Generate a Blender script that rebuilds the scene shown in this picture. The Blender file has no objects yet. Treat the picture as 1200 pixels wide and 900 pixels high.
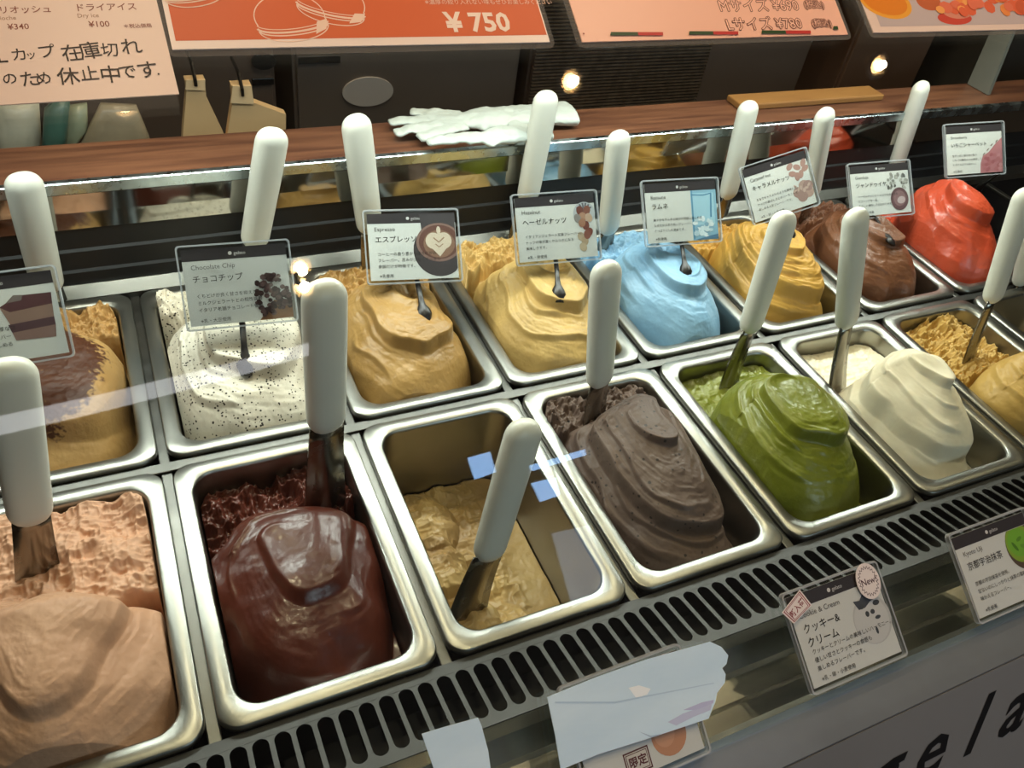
import bpy, bmesh, math, random
import numpy as np
from mathutils import Vector, Matrix

U = 0.17                       # one pan pitch in metres; all coordinates below are in pan pitches
S = bpy.context.scene
COL = S.collection

# ------------------------------------------------------------------ camera
FPX = 950.0
CAM = np.array([0.1130, -1.5854, 3.3716])
RV = np.array([2.2984, -0.4190, 0.3629])
_t = np.linalg.norm(RV); _k = RV / _t
_K = np.array([[0, -_k[2], _k[1]], [_k[2], 0, -_k[0]], [-_k[1], _k[0], 0]])
ROT = np.eye(3) + math.sin(_t) * _K + (1 - math.cos(_t)) * _K @ _K      # world -> camera (x right, y down, z forward)
cd = bpy.data.cameras.new('camera'); cam = bpy.data.objects.new('camera', cd); COL.objects.link(cam)
cd.sensor_fit = 'HORIZONTAL'; cd.sensor_width = 36.0; cd.lens = FPX * 36.0 / 1200.0
cd.clip_start = 0.01; cd.clip_end = 60
_m = Matrix(((ROT[0][0], -ROT[1][0], -ROT[2][0], CAM[0] * U),
             (ROT[0][1], -ROT[1][1], -ROT[2][1], CAM[1] * U),
             (ROT[0][2], -ROT[1][2], -ROT[2][2], CAM[2] * U), (0, 0, 0, 1)))
cam.matrix_world = _m
S.camera = cam

def ray(px, py): return np.array([(px - 600) / FPX, (py - 450) / FPX, 1.0]) @ ROT
def on_z(px, py, z): d = ray(px, py); return CAM + d * (z - CAM[2]) / d[2]
def on_y(px, py, y): d = ray(px, py); return CAM + d * (y - CAM[1]) / d[1]

# ------------------------------------------------------------------ light and exposure
S.view_settings.view_transform = 'Standard'
S.view_settings.look = 'None'
S.view_settings.gamma = 1.0
S.view_settings.use_curve_mapping = False
S.view_settings.exposure = 0.50
W = bpy.data.worlds.new('world'); S.world = W; W.use_nodes = True
W.node_tree.nodes['Background'].inputs[0].default_value = (0.62, 0.78, 1.0, 1)
W.node_tree.nodes['Background'].inputs[1].default_value = 1.0

def area_light(name, loc, size, size_y, power, color, rot):
    l = bpy.data.lights.new(name, 'AREA'); l.shape = 'RECTANGLE'; l.size = size * U; l.size_y = size_y * U
    l.energy = power; l.color = color
    o = bpy.data.objects.new(name, l); COL.objects.link(o)
    o.location = [c * U for c in loc]; o.rotation_euler = rot
    return o
CASE_LED = 7.6
DAYLIGHT = 34.0
area_light('case_led_light', (3.0, 2.80, 2.12), 9.0, 0.22, CASE_LED, (0.97, 1.0, 0.93), (math.radians(-34), 0, 0))
area_light('daylight_light', (9.5, -17.9, 10.0), 14.0, 8.0, DAYLIGHT, (0.75, 0.87, 1.0), (math.radians(90), 0, 0))

# ------------------------------------------------------------------ helpers
def lin(c):
    if isinstance(c, str):
        c = c.lstrip('#'); c = [int(c[i:i + 2], 16) for i in (0, 2, 4)]
    return tuple(((v / 255) / 12.92 if v / 255 <= 0.04045 else ((v / 255 + 0.055) / 1.055) ** 2.4) for v in c) + (1.0,)

MATS = {}
def mat(name, color='#808080', rough=0.5, metal=0.0, spec=0.5, var=0.0, vscale=8.0, bump=0.0, bscale=60.0, coat=0.0,
        emit=None, estr=0.0, color2=None, stretch=None, rvar=0.0, sss=0.0, attr=None):
    if name in MATS: return MATS[name]
    m = bpy.data.materials.new(name); m.use_nodes = True; MATS[name] = m
    nt = m.node_tree; N = nt.nodes; L = nt.links; P = N['Principled BSDF']
    c = lin(color)
    P.inputs['Base Color'].default_value = c; P.inputs['Roughness'].default_value = rough
    P.inputs['Metallic'].default_value = metal; P.inputs['Specular IOR Level'].default_value = spec
    if coat: P.inputs['Coat Weight'].default_value = coat; P.inputs['Coat Roughness'].default_value = 0.12
    if sss:
        P.inputs['Subsurface Weight'].default_value = sss; P.inputs['Subsurface Scale'].default_value = 0.006
        P.inputs['Subsurface Radius'].default_value = (1.0, 0.7, 0.5)
    tc = N.new('ShaderNodeTexCoord'); src = tc.outputs['Object']
    if stretch:
        mp = N.new('ShaderNodeMapping'); mp.inputs['Scale'].default_value = stretch; L.new(src, mp.inputs[0]); src = mp.outputs[0]
    if var > 0 or color2 or rvar:
        n = N.new('ShaderNodeTexNoise'); n.inputs['Scale'].default_value = vscale; n.inputs['Detail'].default_value = 6
        L.new(src, n.inputs['Vector'])
        r = N.new('ShaderNodeValToRGB'); r.color_ramp.elements[0].position = 0.3; r.color_ramp.elements[1].position = 0.7
        c2 = lin(color2) if color2 else tuple(min(1, v * (1 + var)) for v in c[:3]) + (1,)
        c1 = c if color2 else tuple(v * (1 - var) for v in c[:3]) + (1,)
        r.color_ramp.elements[0].color = c1; r.color_ramp.elements[1].color = c2
        L.new(n.outputs['Fac'], r.inputs[0]); L.new(r.outputs[0], P.inputs['Base Color'])
        if rvar:
            mr = N.new('ShaderNodeMapRange'); mr.inputs[1].default_value = 0.3; mr.inputs[2].default_value = 0.7
            mr.inputs[3].default_value = max(0.02, rough - rvar); mr.inputs[4].default_value = rough + rvar
            L.new(n.outputs['Fac'], mr.inputs[0]); L.new(mr.outputs[0], P.inputs['Roughness'])
    if attr:
        a = N.new('ShaderNodeAttribute'); a.attribute_name = attr; L.new(a.outputs['Color'], P.inputs['Base Color'])
    if bump > 0:
        b = N.new('ShaderNodeTexNoise'); b.inputs['Scale'].default_value = bscale; b.inputs['Detail'].default_value = 5
        L.new(src, b.inputs['Vector'])
        bp = N.new('ShaderNodeBump'); bp.inputs['Strength'].default_value = bump; bp.inputs['Distance'].default_value = 0.003
        L.new(b.outputs['Fac'], bp.inputs['Height']); L.new(bp.outputs[0], P.inputs['Normal'])
    if emit:
        P.inputs['Emission Color'].default_value = lin(emit); P.inputs['Emission Strength'].default_value = estr
    return m

def clear_mat(name, tint='#ffffff', body=0.0, body_col='#ffffff', rough=0.0, f0=0.04):
    """thin clear sheet: straight-through transmission plus Fresnel reflection of the room (Schlick)"""
    if name in MATS: return MATS[name]
    m = bpy.data.materials.new(name); m.use_nodes = True; MATS[name] = m
    nt = m.node_tree; N = nt.nodes; L = nt.links; N.clear()
    out = N.new('ShaderNodeOutputMaterial'); tr = N.new('ShaderNodeBsdfTransparent'); gl = N.new('ShaderNodeBsdfGlossy')
    tr.inputs[0].default_value = lin(tint); gl.inputs['Roughness'].default_value = rough; gl.inputs[0].default_value = (1, 1, 1, 1)
    g = N.new('ShaderNodeNewGeometry'); dt = N.new('ShaderNodeVectorMath'); dt.operation = 'DOT_PRODUCT'
    L.new(g.outputs['Normal'], dt.inputs[0]); L.new(g.outputs['Incoming'], dt.inputs[1])
    ab = N.new('ShaderNodeMath'); ab.operation = 'ABSOLUTE'; L.new(dt.outputs['Value'], ab.inputs[0])
    su = N.new('ShaderNodeMath'); su.operation = 'SUBTRACT'; su.inputs[0].default_value = 1.0; L.new(ab.outputs[0], su.inputs[1])
    pw = N.new('ShaderNodeMath'); pw.operation = 'POWER'; pw.inputs[1].default_value = 5.0; L.new(su.outputs[0], pw.inputs[0])
    ma = N.new('ShaderNodeMath'); ma.operation = 'MULTIPLY_ADD'; ma.inputs[1].default_value = 1 - f0; ma.inputs[2].default_value = f0
    L.new(pw.outputs[0], ma.inputs[0])
    mx = N.new('ShaderNodeMixShader'); L.new(ma.outputs[0], mx.inputs[0]); L.new(tr.outputs[0], mx.inputs[1]); L.new(gl.outputs[0], mx.inputs[2])
    last = mx
    if body > 0:
        di = N.new('ShaderNodeBsdfDiffuse'); di.inputs[0].default_value = lin(body_col)
        m2 = N.new('ShaderNodeMixShader'); m2.inputs[0].default_value = body
        L.new(mx.outputs[0], m2.inputs[1]); L.new(di.outputs[0], m2.inputs[2]); last = m2
    L.new(last.outputs[0], out.inputs[0])
    return m

def mesh(name, V, F, smooth=False):
    me = bpy.data.meshes.new(name)
    V = np.asarray(V, dtype=float) * U
    me.from_pydata(V.tolist(), [], [list(map(int, f)) for f in F])
    if smooth:
        me.polygons.foreach_set('use_smooth', [True] * len(me.polygons))
    me.update()
    return me

def ob(name, me, m=None, parent=None, loc=None):
    o = bpy.data.objects.new(name, me); COL.objects.link(o)
    if m is not None and me is not None and len(me.materials) == 0: me.materials.append(m)
    if parent: o.parent = parent
    if loc is not None: o.location = [c * U for c in loc]
    return o

def part(name, V, F, m, parent=None, smooth=False, off=None):
    V = np.asarray(V, float)
    if off is not None: V = V - np.asarray(off)
    return ob(name, mesh(name, V, F, smooth), m, parent)

def tag(o, label, cat, group=None):
    o['label'] = label; o['category'] = cat
    if group: o['group'] = group
    return o
def structure(o): o['kind'] = 'structure'; return o
def empty(name, loc=(0, 0, 0), mtx=None):
    o = bpy.data.objects.new(name, None); COL.objects.link(o); o.empty_display_size = 0.02
    if mtx is not None: o.matrix_world = mtx
    else: o.location = [c * U for c in loc]
    return o
def frame_matrix(c, ex, ey, ez):
    return Matrix(((ex[0], ey[0], ez[0], c[0] * U), (ex[1], ey[1], ez[1], c[1] * U), (ex[2], ey[2], ez[2], c[2] * U), (0, 0, 0, 1)))

def box(x0, x1, y0, y1, z0, z1, b=0.0):
    if b <= 0:
        V = [(x, y, z) for z in (z0, z1) for y in (y0, y1) for x in (x0, x1)]
        return V, [(0, 2, 3, 1), (4, 5, 7, 6), (0, 1, 5, 4), (2, 6, 7, 3), (0, 4, 6, 2), (1, 3, 7, 5)]
    bm = bmesh.new(); bmesh.ops.create_cube(bm, size=1)
    for v in bm.verts: v.co = ((x0 + x1) / 2 + v.co.x * (x1 - x0), (y0 + y1) / 2 + v.co.y * (y1 - y0), (z0 + z1) / 2 + v.co.z * (z1 - z0))
    bmesh.ops.bevel(bm, geom=bm.edges[:], offset=b, segments=2, affect='EDGES', profile=0.5)
    bm.verts.index_update()
    V = [tuple(v.co) for v in bm.verts]; F = [[v.index for v in f.verts] for f in bm.faces]; bm.free()
    return V, F
def join(*vf):
    V = []; F = []
    for v, f in vf:
        n = len(V); V += [tuple(p) for p in v]; F += [[i + n for i in q] for q in f]
    return V, F
def extrude_x(profile, x0, x1):
    """closed (y, z) outline, extruded along x"""
    n = len(profile); V = [(x0, y, z) for y, z in profile] + [(x1, y, z) for y, z in profile]
    F = [(i, (i + 1) % n, n + (i + 1) % n, n + i) for i in range(n)] + [tuple(range(n))[::-1], tuple(range(n, 2 * n))]
    return V, F
def prism(poly, z0, z1):
    n = len(poly); V = [(x, y, z0) for x, y in poly] + [(x, y, z1) for x, y in poly]
    F = [(i, (i + 1) % n, n + (i + 1) % n, n + i) for i in range(n)] + [tuple(range(n))[::-1], tuple(range(n, 2 * n))]
    return V, F
def rrect(w, h, r, n=5, cx=0, cy=0):
    P = []
    for sx, sy, a0 in ((1, -1, -90), (1, 1, 0), (-1, 1, 90), (-1, -1, 180)):
        for i in range(n + 1):
            a = math.radians(a0 + 90 * i / n)
            P.append((cx + sx * (w / 2 - r) + r * math.cos(a), cy + sy * (h / 2 - r) + r * math.sin(a)))
    return P
def loft(rings, cap0=False, cap1=False, closed=True):
    n = len(rings[0]); V = [p for r in rings for p in r]; F = []
    for k in range(len(rings) - 1):
        for i in range(n if closed else n - 1):
            j = (i + 1) % n; F.append((k * n + i, k * n + j, (k + 1) * n + j, (k + 1) * n + i))
    if cap0: F.append(tuple(range(n))[::-1])
    if cap1: F.append(tuple(range((len(rings) - 1) * n, len(rings) * n)))
    return V, F
def tube(pts, rad, n=10, cap=True, flat=1.0):
    pts = [np.asarray(p, float) for p in pts]; rings = []
    if np.isscalar(rad): rad = [rad] * len(pts)
    t = pts[1] - pts[0]; up = np.array([0, 0, 1.0]) if abs(t[2]) < 0.9 * np.linalg.norm(t) else np.array([1.0, 0, 0])
    for i, p in enumerate(pts):
        t = pts[min(i + 1, len(pts) - 1)] - pts[max(i - 1, 0)]; t = t / (np.linalg.norm(t) + 1e-12)
        a = np.cross(t, up); a /= np.linalg.norm(a) + 1e-12; b = np.cross(a, t)
        rings.append([p + rad[i] * (math.cos(2 * math.pi * k / n) * a + flat * math.sin(2 * math.pi * k / n) * b) for k in range(n)])
    return loft(rings, cap, cap)
def ellipse(cx, cy, rx, ry, rot=0.0, n=20):
    c, s = math.cos(rot), math.sin(rot)
    return [(cx + rx * math.cos(a) * c - ry * math.sin(a) * s, cy + rx * math.cos(a) * s + ry * math.sin(a) * c)
            for a in (2 * math.pi * i / n for i in range(n))]

# --- lettering
_dg = None
TXT = {}
def text_vf(body, size, align='LEFT', shear=0.0, bold=0.0, spacing=1.0):
    key = (body, align, shear, bold, spacing)
    if key not in TXT:
        c = bpy.data.curves.new('t', 'FONT'); c.body = body; c.size = 1.0; c.align_x = align; c.align_y = 'TOP_BASELINE'
        c.shear = shear; c.resolution_u = 2; c.offset = bold; c.space_character = spacing; c.fill_mode = 'BOTH'
        o = bpy.data.objects.new('t', c); COL.objects.link(o); bpy.context.view_layer.update()
        me = bpy.data.meshes.new_from_object(o.evaluated_get(bpy.context.evaluated_depsgraph_get()))
        TXT[key] = ([tuple(v.co[:2]) for v in me.vertices], [tuple(p.vertices) for p in me.polygons])
        bpy.data.objects.remove(o); bpy.data.curves.remove(c); bpy.data.meshes.remove(me)
    V, F = TXT[key]
    return [(x * size, y * size) for x, y in V], F

class Print:
    """flat ink on a sheet: every patch keeps its own ink colour in a face-corner colour attribute"""
    def __init__(self): self.V = []; self.F = []; self.C = []; self.k = 0
    def poly(self, P, color, lay=None):
        self.k += (0 if lay else 1); z = 0.00008 * self.k
        n = len(self.V); self.V += [(x, y, z) for x, y in P]; self.F.append(tuple(range(n, n + len(P)))); self.C.append(lin(color))
    def ell(self, cx, cy, rx, ry, color, rot=0.0, n=18): self.poly(ellipse(cx, cy, rx, ry, rot, n), color)
    def rect(self, x0, x1, y0, y1, color): self.poly([(x0, y0), (x1, y0), (x1, y1), (x0, y1)], color)
    def text(self, body, x, y, size, color, rot=0.0, **k):
        V, F = text_vf(body, size, **k); self.k += 1; z = 0.00008 * self.k; n = len(self.V); c, s = math.cos(rot), math.sin(rot)
        self.V += [(x + a * c - b * s, y + a * s + b * c, z) for a, b in V]; self.F += [tuple(i + n for i in f) for f in F]
        self.C += [lin(color)] * len(F)
    def line(self, P, w, color):
        self.k += 1
        for (x0, y0), (x1, y1) in zip(P[:-1], P[1:]):
            d = math.hypot(x1 - x0, y1 - y0) or 1; nx, ny = -(y1 - y0) / d * w / 2, (x1 - x0) / d * w / 2
            self.poly([(x0 + nx, y0 + ny), (x0 - nx, y0 - ny), (x1 - nx, y1 - ny), (x1 + nx, y1 + ny)], color, True)
    def build(self, name, parent, z0=0.0, rough=0.45):
        V = [(x, y, z + z0) for x, y, z in self.V]
        me = mesh(name, V, self.F)
        a = me.color_attributes.new('ink', 'FLOAT_COLOR', 'CORNER')
        col = []
        for p in me.polygons: col += list(self.C[p.index]) * p.loop_total
        a.data.foreach_set('color', col)
        return ob(name, me, mat('printed_ink', rough=rough, spec=0.3, attr='ink'), parent)

# --- numpy value noise
_rng = np.random.RandomState(7); _TAB = _rng.rand(256, 256)
def vnoise(x, y):
    xi = np.floor(x).astype(int); yi = np.floor(y).astype(int); fx = x - xi; fy = y - yi
    fx = fx * fx * fx * (fx * (fx * 6 - 15) + 10); fy = fy * fy * fy * (fy * (fy * 6 - 15) + 10)
    g = lambda a, b: _TAB[a & 255, b & 255]
    return (g(xi, yi) * (1 - fx) + g(xi + 1, yi) * fx) * (1 - fy) + (g(xi, yi + 1) * (1 - fx) + g(xi + 1, yi + 1) * fx) * fy
def fbm(x, y, o=4):
    s = 0; a = 0.5; t = 0
    for _ in range(o):
        s = s + a * vnoise(x, y); t += a; a *= 0.5; x = x * 2.03 + 17.3; y = y * 2.03 + 5.7
    return s / t
def billow(x, y, o=3):
    s = 0; a = 0.5; t = 0
    for _ in range(o):
        s = s + a * np.abs(2 * vnoise(x, y) - 1); t += a; a *= 0.5; x = x * 2.1 + 9.1; y = y * 2.1 + 3.3
    return 1 - s / t

# ------------------------------------------------------------------ common materials
STEEL = mat('pan_steel', '#989791', 0.33, 1.0, var=0.06, vscale=25, bump=.04, bscale=300)
STEEL_DK = mat('case_steel', '#6a6965', 0.38, 1.0, var=0.06, vscale=80, rvar=0.05)
GRILLE = mat('grille_steel', '#454442', 0.5, 0.4, spec=.4, var=.08, vscale=60)
MIRROR = mat('polished_steel', '#a9a69e', 0.07, 1.0, var=0.05, vscale=20)
BLACK = mat('black_plastic', '#0d0e10', 0.55, 0.0, 0.5, var=0.3, vscale=20)
DARKWELL = mat('dark_well', '#1b1c1d', 0.5, 0.4, var=0.3, vscale=30)

# ------------------------------------------------------------------ the room
def slab(name, x0, x1, y0, y1, z0, z1, m): return structure(part(name, *box(x0, x1, y0, y1, z0, z1), m))
PLASTER = mat('warm_plaster', '#a08872', 0.8, var=0.08, vscale=3)
CEILM = mat('ceiling_paint', '#8d7a68', 0.8, var=0.06, vscale=3)
slab('floor', -14, 24, -18.3, 9.3, -5.6, -5.3, mat('floor_tile', '#5b4c40', 0.5, var=0.15, vscale=4))
slab('ceiling', -14, 24, -18.3, 9.3, 10.0, 10.3, CEILM)
slab('wall_left', -14.3, -14, -18.3, 9.3, -5.6, 10.3, PLASTER)
slab('wall_right', 24, 24.3, -18.3, 9.3, -5.6, 10.3, PLASTER)
slab('wall_back', -14, 24, 9.0, 9.3, -5.3, 10.0, mat('back_wall_paint', '#3a2f28', 0.7, var=0.1, vscale=3))
structure(part('wall_front', *join(box(-14, 2.0, -18.3, -18, -5.3, 10), box(17, 24, -18.3, -18, -5.3, 10),
                                   box(2.0, 17, -18.3, -18, -5.3, 5.5), box(2.0, 17, -18.3, -18, 9.6, 10)), PLASTER))
wn = structure(empty('window_1', (9.5, -18.1, 7.5)))
part('window_frame', *join(box(-7.5, 7.5, -.1, .1, -2, -1.8), box(-7.5, 7.5, -.1, .1, 1.95, 2.1), *[box(x - .1, x + .1, -.1, .1, -2, 2) for x in (-7.4, -3.7, 0, 3.7, 7.4)]),
     mat('window_frame_paint', '#3a3a3a', 0.5), wn)
for k in range(4):
    x = -5.55 + 3.7 * k
    part('pane', *box(x - 1.75, x + 1.75, -.02, .02, -1.8, 1.95), clear_mat('window_glass'), wn)

# ------------------------------------------------------------------ ceiling lamps (mirror images of all but the two added staff-side ones show in the sloping front glass)
def downlight(x, y, label, power=10.0):
    r = empty('ceiling_downlight', (x, y, 9.98)); tag(r, label, 'lamp', 'ceiling downlights')
    n = 20
    ring = lambda rad, z: [(rad * math.cos(2 * math.pi * i / n), rad * math.sin(2 * math.pi * i / n), z) for i in range(n)]
    V, F = loft([ring(.24, 0), ring(.24, -.08), ring(.21, -.10), ring(.125, -.02), ring(.125, 0)])
    part('lamp_housing', V, F, mat('lamp_housing_paint', '#d8d2c8', 0.4), r, True)
    V, F = loft([ring(.115, -.02), ring(.10, -.06), ring(.05, -.09)], True, True)
    part('bulb', V, F, mat('lamp_bulb', '#ffe2b0', 0.4, emit='#ffcf8a', estr=30.0), r, True)
    l = bpy.data.lights.new('downlight_beam', 'SPOT'); l.energy = power; l.color = (1.0, 0.78, 0.52); l.spot_size = math.radians(120); l.spot_blend = 0.8
    l.shadow_soft_size = 0.012
    o = bpy.data.objects.new('downlight_beam', l); COL.objects.link(o); o.parent = r; o.location = (0, 0, -.14 * U)
downlight(0.22, 1.86, 'round warm ceiling downlight at the left end of the row above the case')
downlight(6.75, 1.86, 'round warm ceiling downlight in the middle of the row above the case')
downlight(13.4, 1.86, 'round warm ceiling downlight at the right end of the row above the case')
downlight(2.16, -0.55, 'first of two small warm downlights close together over the customer side', 5.0)
downlight(2.16, -0.80, 'second of two small warm downlights close together over the customer side', 5.0)

downlight(1.2, 4.75, 'round warm ceiling downlight added unseen to brighten the staff side behind the paper bags', 16.0)  # added staff-side lamps, unseen and unmirrored, to brighten the background
downlight(6.6, 4.75, 'round warm ceiling downlight added unseen to brighten the staff side behind the wooden board', 16.0)

# ------------------------------------------------------------------ the display case
X0, X1 = -2.2, 9.6
SL = math.radians(33.0)                                    # slope of the front glass
GP = np.array([0, -.76, 0.0]); GN = np.array([0, -math.sin(SL), math.cos(SL)]); GS = np.array([0, math.cos(SL), math.sin(SL)])
def on_glass(px, py, lift=0.0):
    d = ray(px, py); q = CAM + d * ((GP + GN * lift - CAM) @ GN) / (d @ GN); return np.array([q[0], (q - GP) @ GS])   # (x, distance up the slope)
case = tag(empty('display_case', (0, 0, -5.3)), 'long steel gelato display case with sloping glass front and slotted vent strip', 'display case')
OFF = (0, 0, -5.3)
def cpart(name, V, F, m, parent=case, smooth=False): return part(name, V, F, m, parent, smooth, OFF)
cpart('well', *join(box(X0, X1, -.02, 3.10, -.92, -.86), box(X0, X1, 3.10, 3.14, -.92, -.05), box(X0, X1, .006, .02, -.92, -.06)), DARKWELL)
for i in range(-1, 9):
    cpart('pan_rail', *box(i - .028, i + .028, .0, 3.09, -.075, -.045, .006), STEEL_DK)
cpart('cross_rail', *box(X0, X1, 1.515, 1.58, -.045, -.03, .004), STEEL_DK)
cpart('rear_rail', *extrude_x([(3.075, -.06), (3.16, -.06), (3.16, .045), (3.145, .05), (3.075, -.005)], X0, X1), STEEL)
# rear of the well: black stepped back, polished strip, metal edge of the counter
cpart('rear_step', *extrude_x([(3.16, -.06), (3.16, .13), (3.175, .145), (3.175, .27), (3.19, .285), (3.19, .425), (3.42, .425), (3.42, -.06)], X0, X1), BLACK)
cpart('rear_strip', *extrude_x([(3.185, .425), (3.195, .53), (3.30, .53), (3.30, .425)], X0, X1), MIRROR)
cpart('rear_strip', *extrude_x([(3.190, .532), (3.205, .645), (3.30, .645), (3.30, .532)], X0, X1), MIRROR)
# vent grille, rising a little towards the customer
def zg(y): return -.022 - .27 * (y + .04)
gr = cpart('vent_grille', *join(extrude_x([(-.034, zg(-.034) - .016), (.022, zg(.022) - .016), (.022, zg(.022)), (-.034, zg(-.034))], X0, X1), extrude_x([(-.345, zg(-.345) - .016), (-.300, zg(-.300) - .016), (-.300, zg(-.300)), (-.345, zg(-.345))], X0, X1)), GRILLE)
PT = .0875
def slat_outline():
    P = []; hw = .0105; e0, e1, r = -.300, -.034, PT / 2 - hw
    right = [(PT / 2, e0)] + [(PT / 2 - r * math.sin(a), e0 + r - r * math.cos(a)) for a in np.linspace(0.15, math.pi / 2, 5)]
    right += [(PT / 2 - r * math.cos(a), e1 - r + r * math.sin(a)) for a in np.linspace(0, math.pi / 2 - .15, 5)] + [(PT / 2, e1)]
    return right + [(-x, y) for x, y in right[::-1]]
sv, sf = prism(slat_outline(), -.006, -.001); sv = [(x, y, z + zg(y)) for x, y, z in sv]
sme = mesh('slat', sv, sf); sme.materials.append(GRILLE)
for k in range(int((X1 - X0) / PT)):
    o = ob('slat', sme, None, gr, (X0 + PT * (k + .5), 0, 5.3))
cpart('vent_duct', *extrude_x([(-.34, .03), (-.31, .03), (-.31, -.34), (-.015, -.34), (-.015, -.052), (.005, -.052), (.005, -.37), (-.34, -.37)], X0, X1), DARKWELL)
# stepped channel under the foot of the glass, frame and front panel
cpart('front_channel', *extrude_x([(-.348, .058), (-.360, -.06), (-.45, -.11), (-.46, -.16), (-.56, -.17), (-.57, -.21), (-.66, -.22), (-.68, -.10), (-.735, -.05),
                                   (-.735, -.30), (-.348, -.40)], X0, X1), mat('channel_steel', '#b5afa2', 0.24, 1.0, var=0.15, vscale=25, stretch=(.3, 4, 4)))
FRM = mat('frame_aluminium', '#8f969c', 0.38, 0.6, var=0.08, vscale=15)
cpart('glass_frame', *extrude_x([(-.725, -.02), (-.76, -.035), (-.915, -.075), (-.92, -.10), (-.735, -.32)], X0, X1), FRM)
PA = math.radians(62.0); PB = np.array([0, -.922, -.085]); PS = np.array([0, math.cos(PA), math.sin(PA)]); PN = np.array([0, -math.sin(PA), math.cos(PA)])
e1 = PB - PS * 1.6
fp = cpart('front_panel', *extrude_x([(PB[1], PB[2]), (e1[1], e1[2]), (e1[1] + .0, -5.28), (-.75, -5.28), (-.75, -.33)], X0, X1), mat('front_panel_enamel', '#8f8a84', 0.33, 0.0, 0.5, var=0.05, vscale=6, bump=.05, bscale=20))
for ch, cx, cs in (('g', 2.80, -.455), ('e', 3.125, -.455), ('l', 3.44, -.455), ('a', 3.745, -.455), ('t', 4.02, -.455), ('o', 4.28, -.455)):
    V, F = text_vf(ch, .46, 'CENTER', 0.45, 0.015)
    V3 = [PB + np.array([cx + x, 0, 0]) + PS * (cs + y) + PN * .002 for x, y in V]
    cpart('lettering', V3, F, mat('black_lettering', '#0c0b0c', 0.4), fp)
# the sloping glass
def slab_on_glass(x0, x1, s0, s1, t0, t1):
    V = []
    for t in (t0, t1):
        for s in (s0, s1):
            for x in (x0, x1): V.append(GP + np.array([x, 0, 0]) + GS * s + GN * t)
    return V, [(0, 2, 3, 1), (4, 5, 7, 6), (0, 1, 5, 4), (2, 6, 7, 3), (0, 4, 6, 2), (1, 3, 7, 5)]
cpart('front_glass', *slab_on_glass(X0, X1, .0, 4.35, -.03, 0), clear_mat('case_glass', '#f6faf8', f0=.042))
cpart('lamp_housing', *extrude_x([(2.70, 2.16), (2.95, 2.10), (2.97, 2.17), (2.72, 2.24)], X0, X1), mat('lamp_housing_metal', '#55524e', 0.4, 0.6))

# ceiling light bar, plus added glowing stand-ins for window reflections in the sloping glass
def ceiling_at(px, py, z):
    d = ray(px, py); h = CAM + d * ((GP - CAM) @ GN) / (d @ GN); r = d - 2 * (d @ GN) * GN; q = h + r * (z - h[2]) / r[2]; return q[:2]
def light_bar_or_stand_in(px, label, color, strength, name='ceiling_bar_or_window_stand_in'):
    z = 9.9; q = [ceiling_at(*p, z) for p in px]; c = np.mean(q, 0); o = empty(name, (c[0], c[1], z)); tag(o, label, 'lamp')
    P = [tuple(p - c) for p in q]
    if sum(P[i][0] * P[(i + 1) % len(P)][1] - P[(i + 1) % len(P)][0] * P[i][1] for i in range(len(P))) < 0: P = P[::-1]
    part('diffuser', *prism(P, 0, .03), mat('panel_' + label.replace(' ', '_')[:20], '#e8eef4', .5, emit=color, estr=strength), o)  # diffuser and frame are also made for the added window stand-ins
    part('frame', *prism([(x * 1.06, y * 1.06) for x, y in P], .031, .095), mat('panel_frame', '#b8b4ac', .5), o)
light_bar_or_stand_in([(-10, 490), (120, 462), (260, 428), (362, 402), (362, 416), (260, 446), (120, 482), (-10, 512)], 'long white ceiling light bar over the customer side', '#f2f0f4', 2.6)
light_bar_or_stand_in([(549, 537), (575, 530), (582, 553), (557, 562)], 'small square blue white panel added to mirror as a window pane', '#9cc8ff', 6.0)
light_bar_or_stand_in([(624, 567), (652, 560), (657, 580), (634, 588)], 'second square blue white panel further along, added to mirror as a window pane', '#9cc8ff', 6.0)
light_bar_or_stand_in([(622, 546), (686, 527), (688, 533), (624, 552)], 'thin blue white glowing strip added to mirror as part of the window', '#9cc8ff', 6.0)
light_bar_or_stand_in([(648, 626), (692, 616), (718, 690), (672, 712)], 'large dim grey blue glowing panel added to mirror as dull sky light', '#a8bcd8', 1.6)

# ------------------------------------------------------------------ service counter behind the case
cnt = tag(empty('service_counter', (0, 3.45, -5.3)), 'reddish brown wooden service counter behind the gelato with a bright metal edge', 'counter')
OFC = (0, 3.45, -5.3)
WOOD = mat('counter_wood', '#563629', 0.34, 0.0, 0.5, color2='#80563f', vscale=9, stretch=(.8, 12, 12), coat=.15)
part('counter_top', *box(X0, 12, 3.245, 3.70, .60, .715, .006), WOOD, cnt, False, OFC)
part('metal_edge', *extrude_x([(3.205, .648), (3.245, .648), (3.245, .722), (3.207, .722), (3.200, .716)], X0, 12), mat('edge_metal', '#c4d4dc', 0.28, 1.0, var=.2, vscale=60, rvar=.1), cnt, False, OFC)
part('counter_body', *box(X0, 12, 3.44, 3.66, -5.28, .598), mat('counter_body_paint', '#221a16', .6), cnt, False, OFC)

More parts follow.
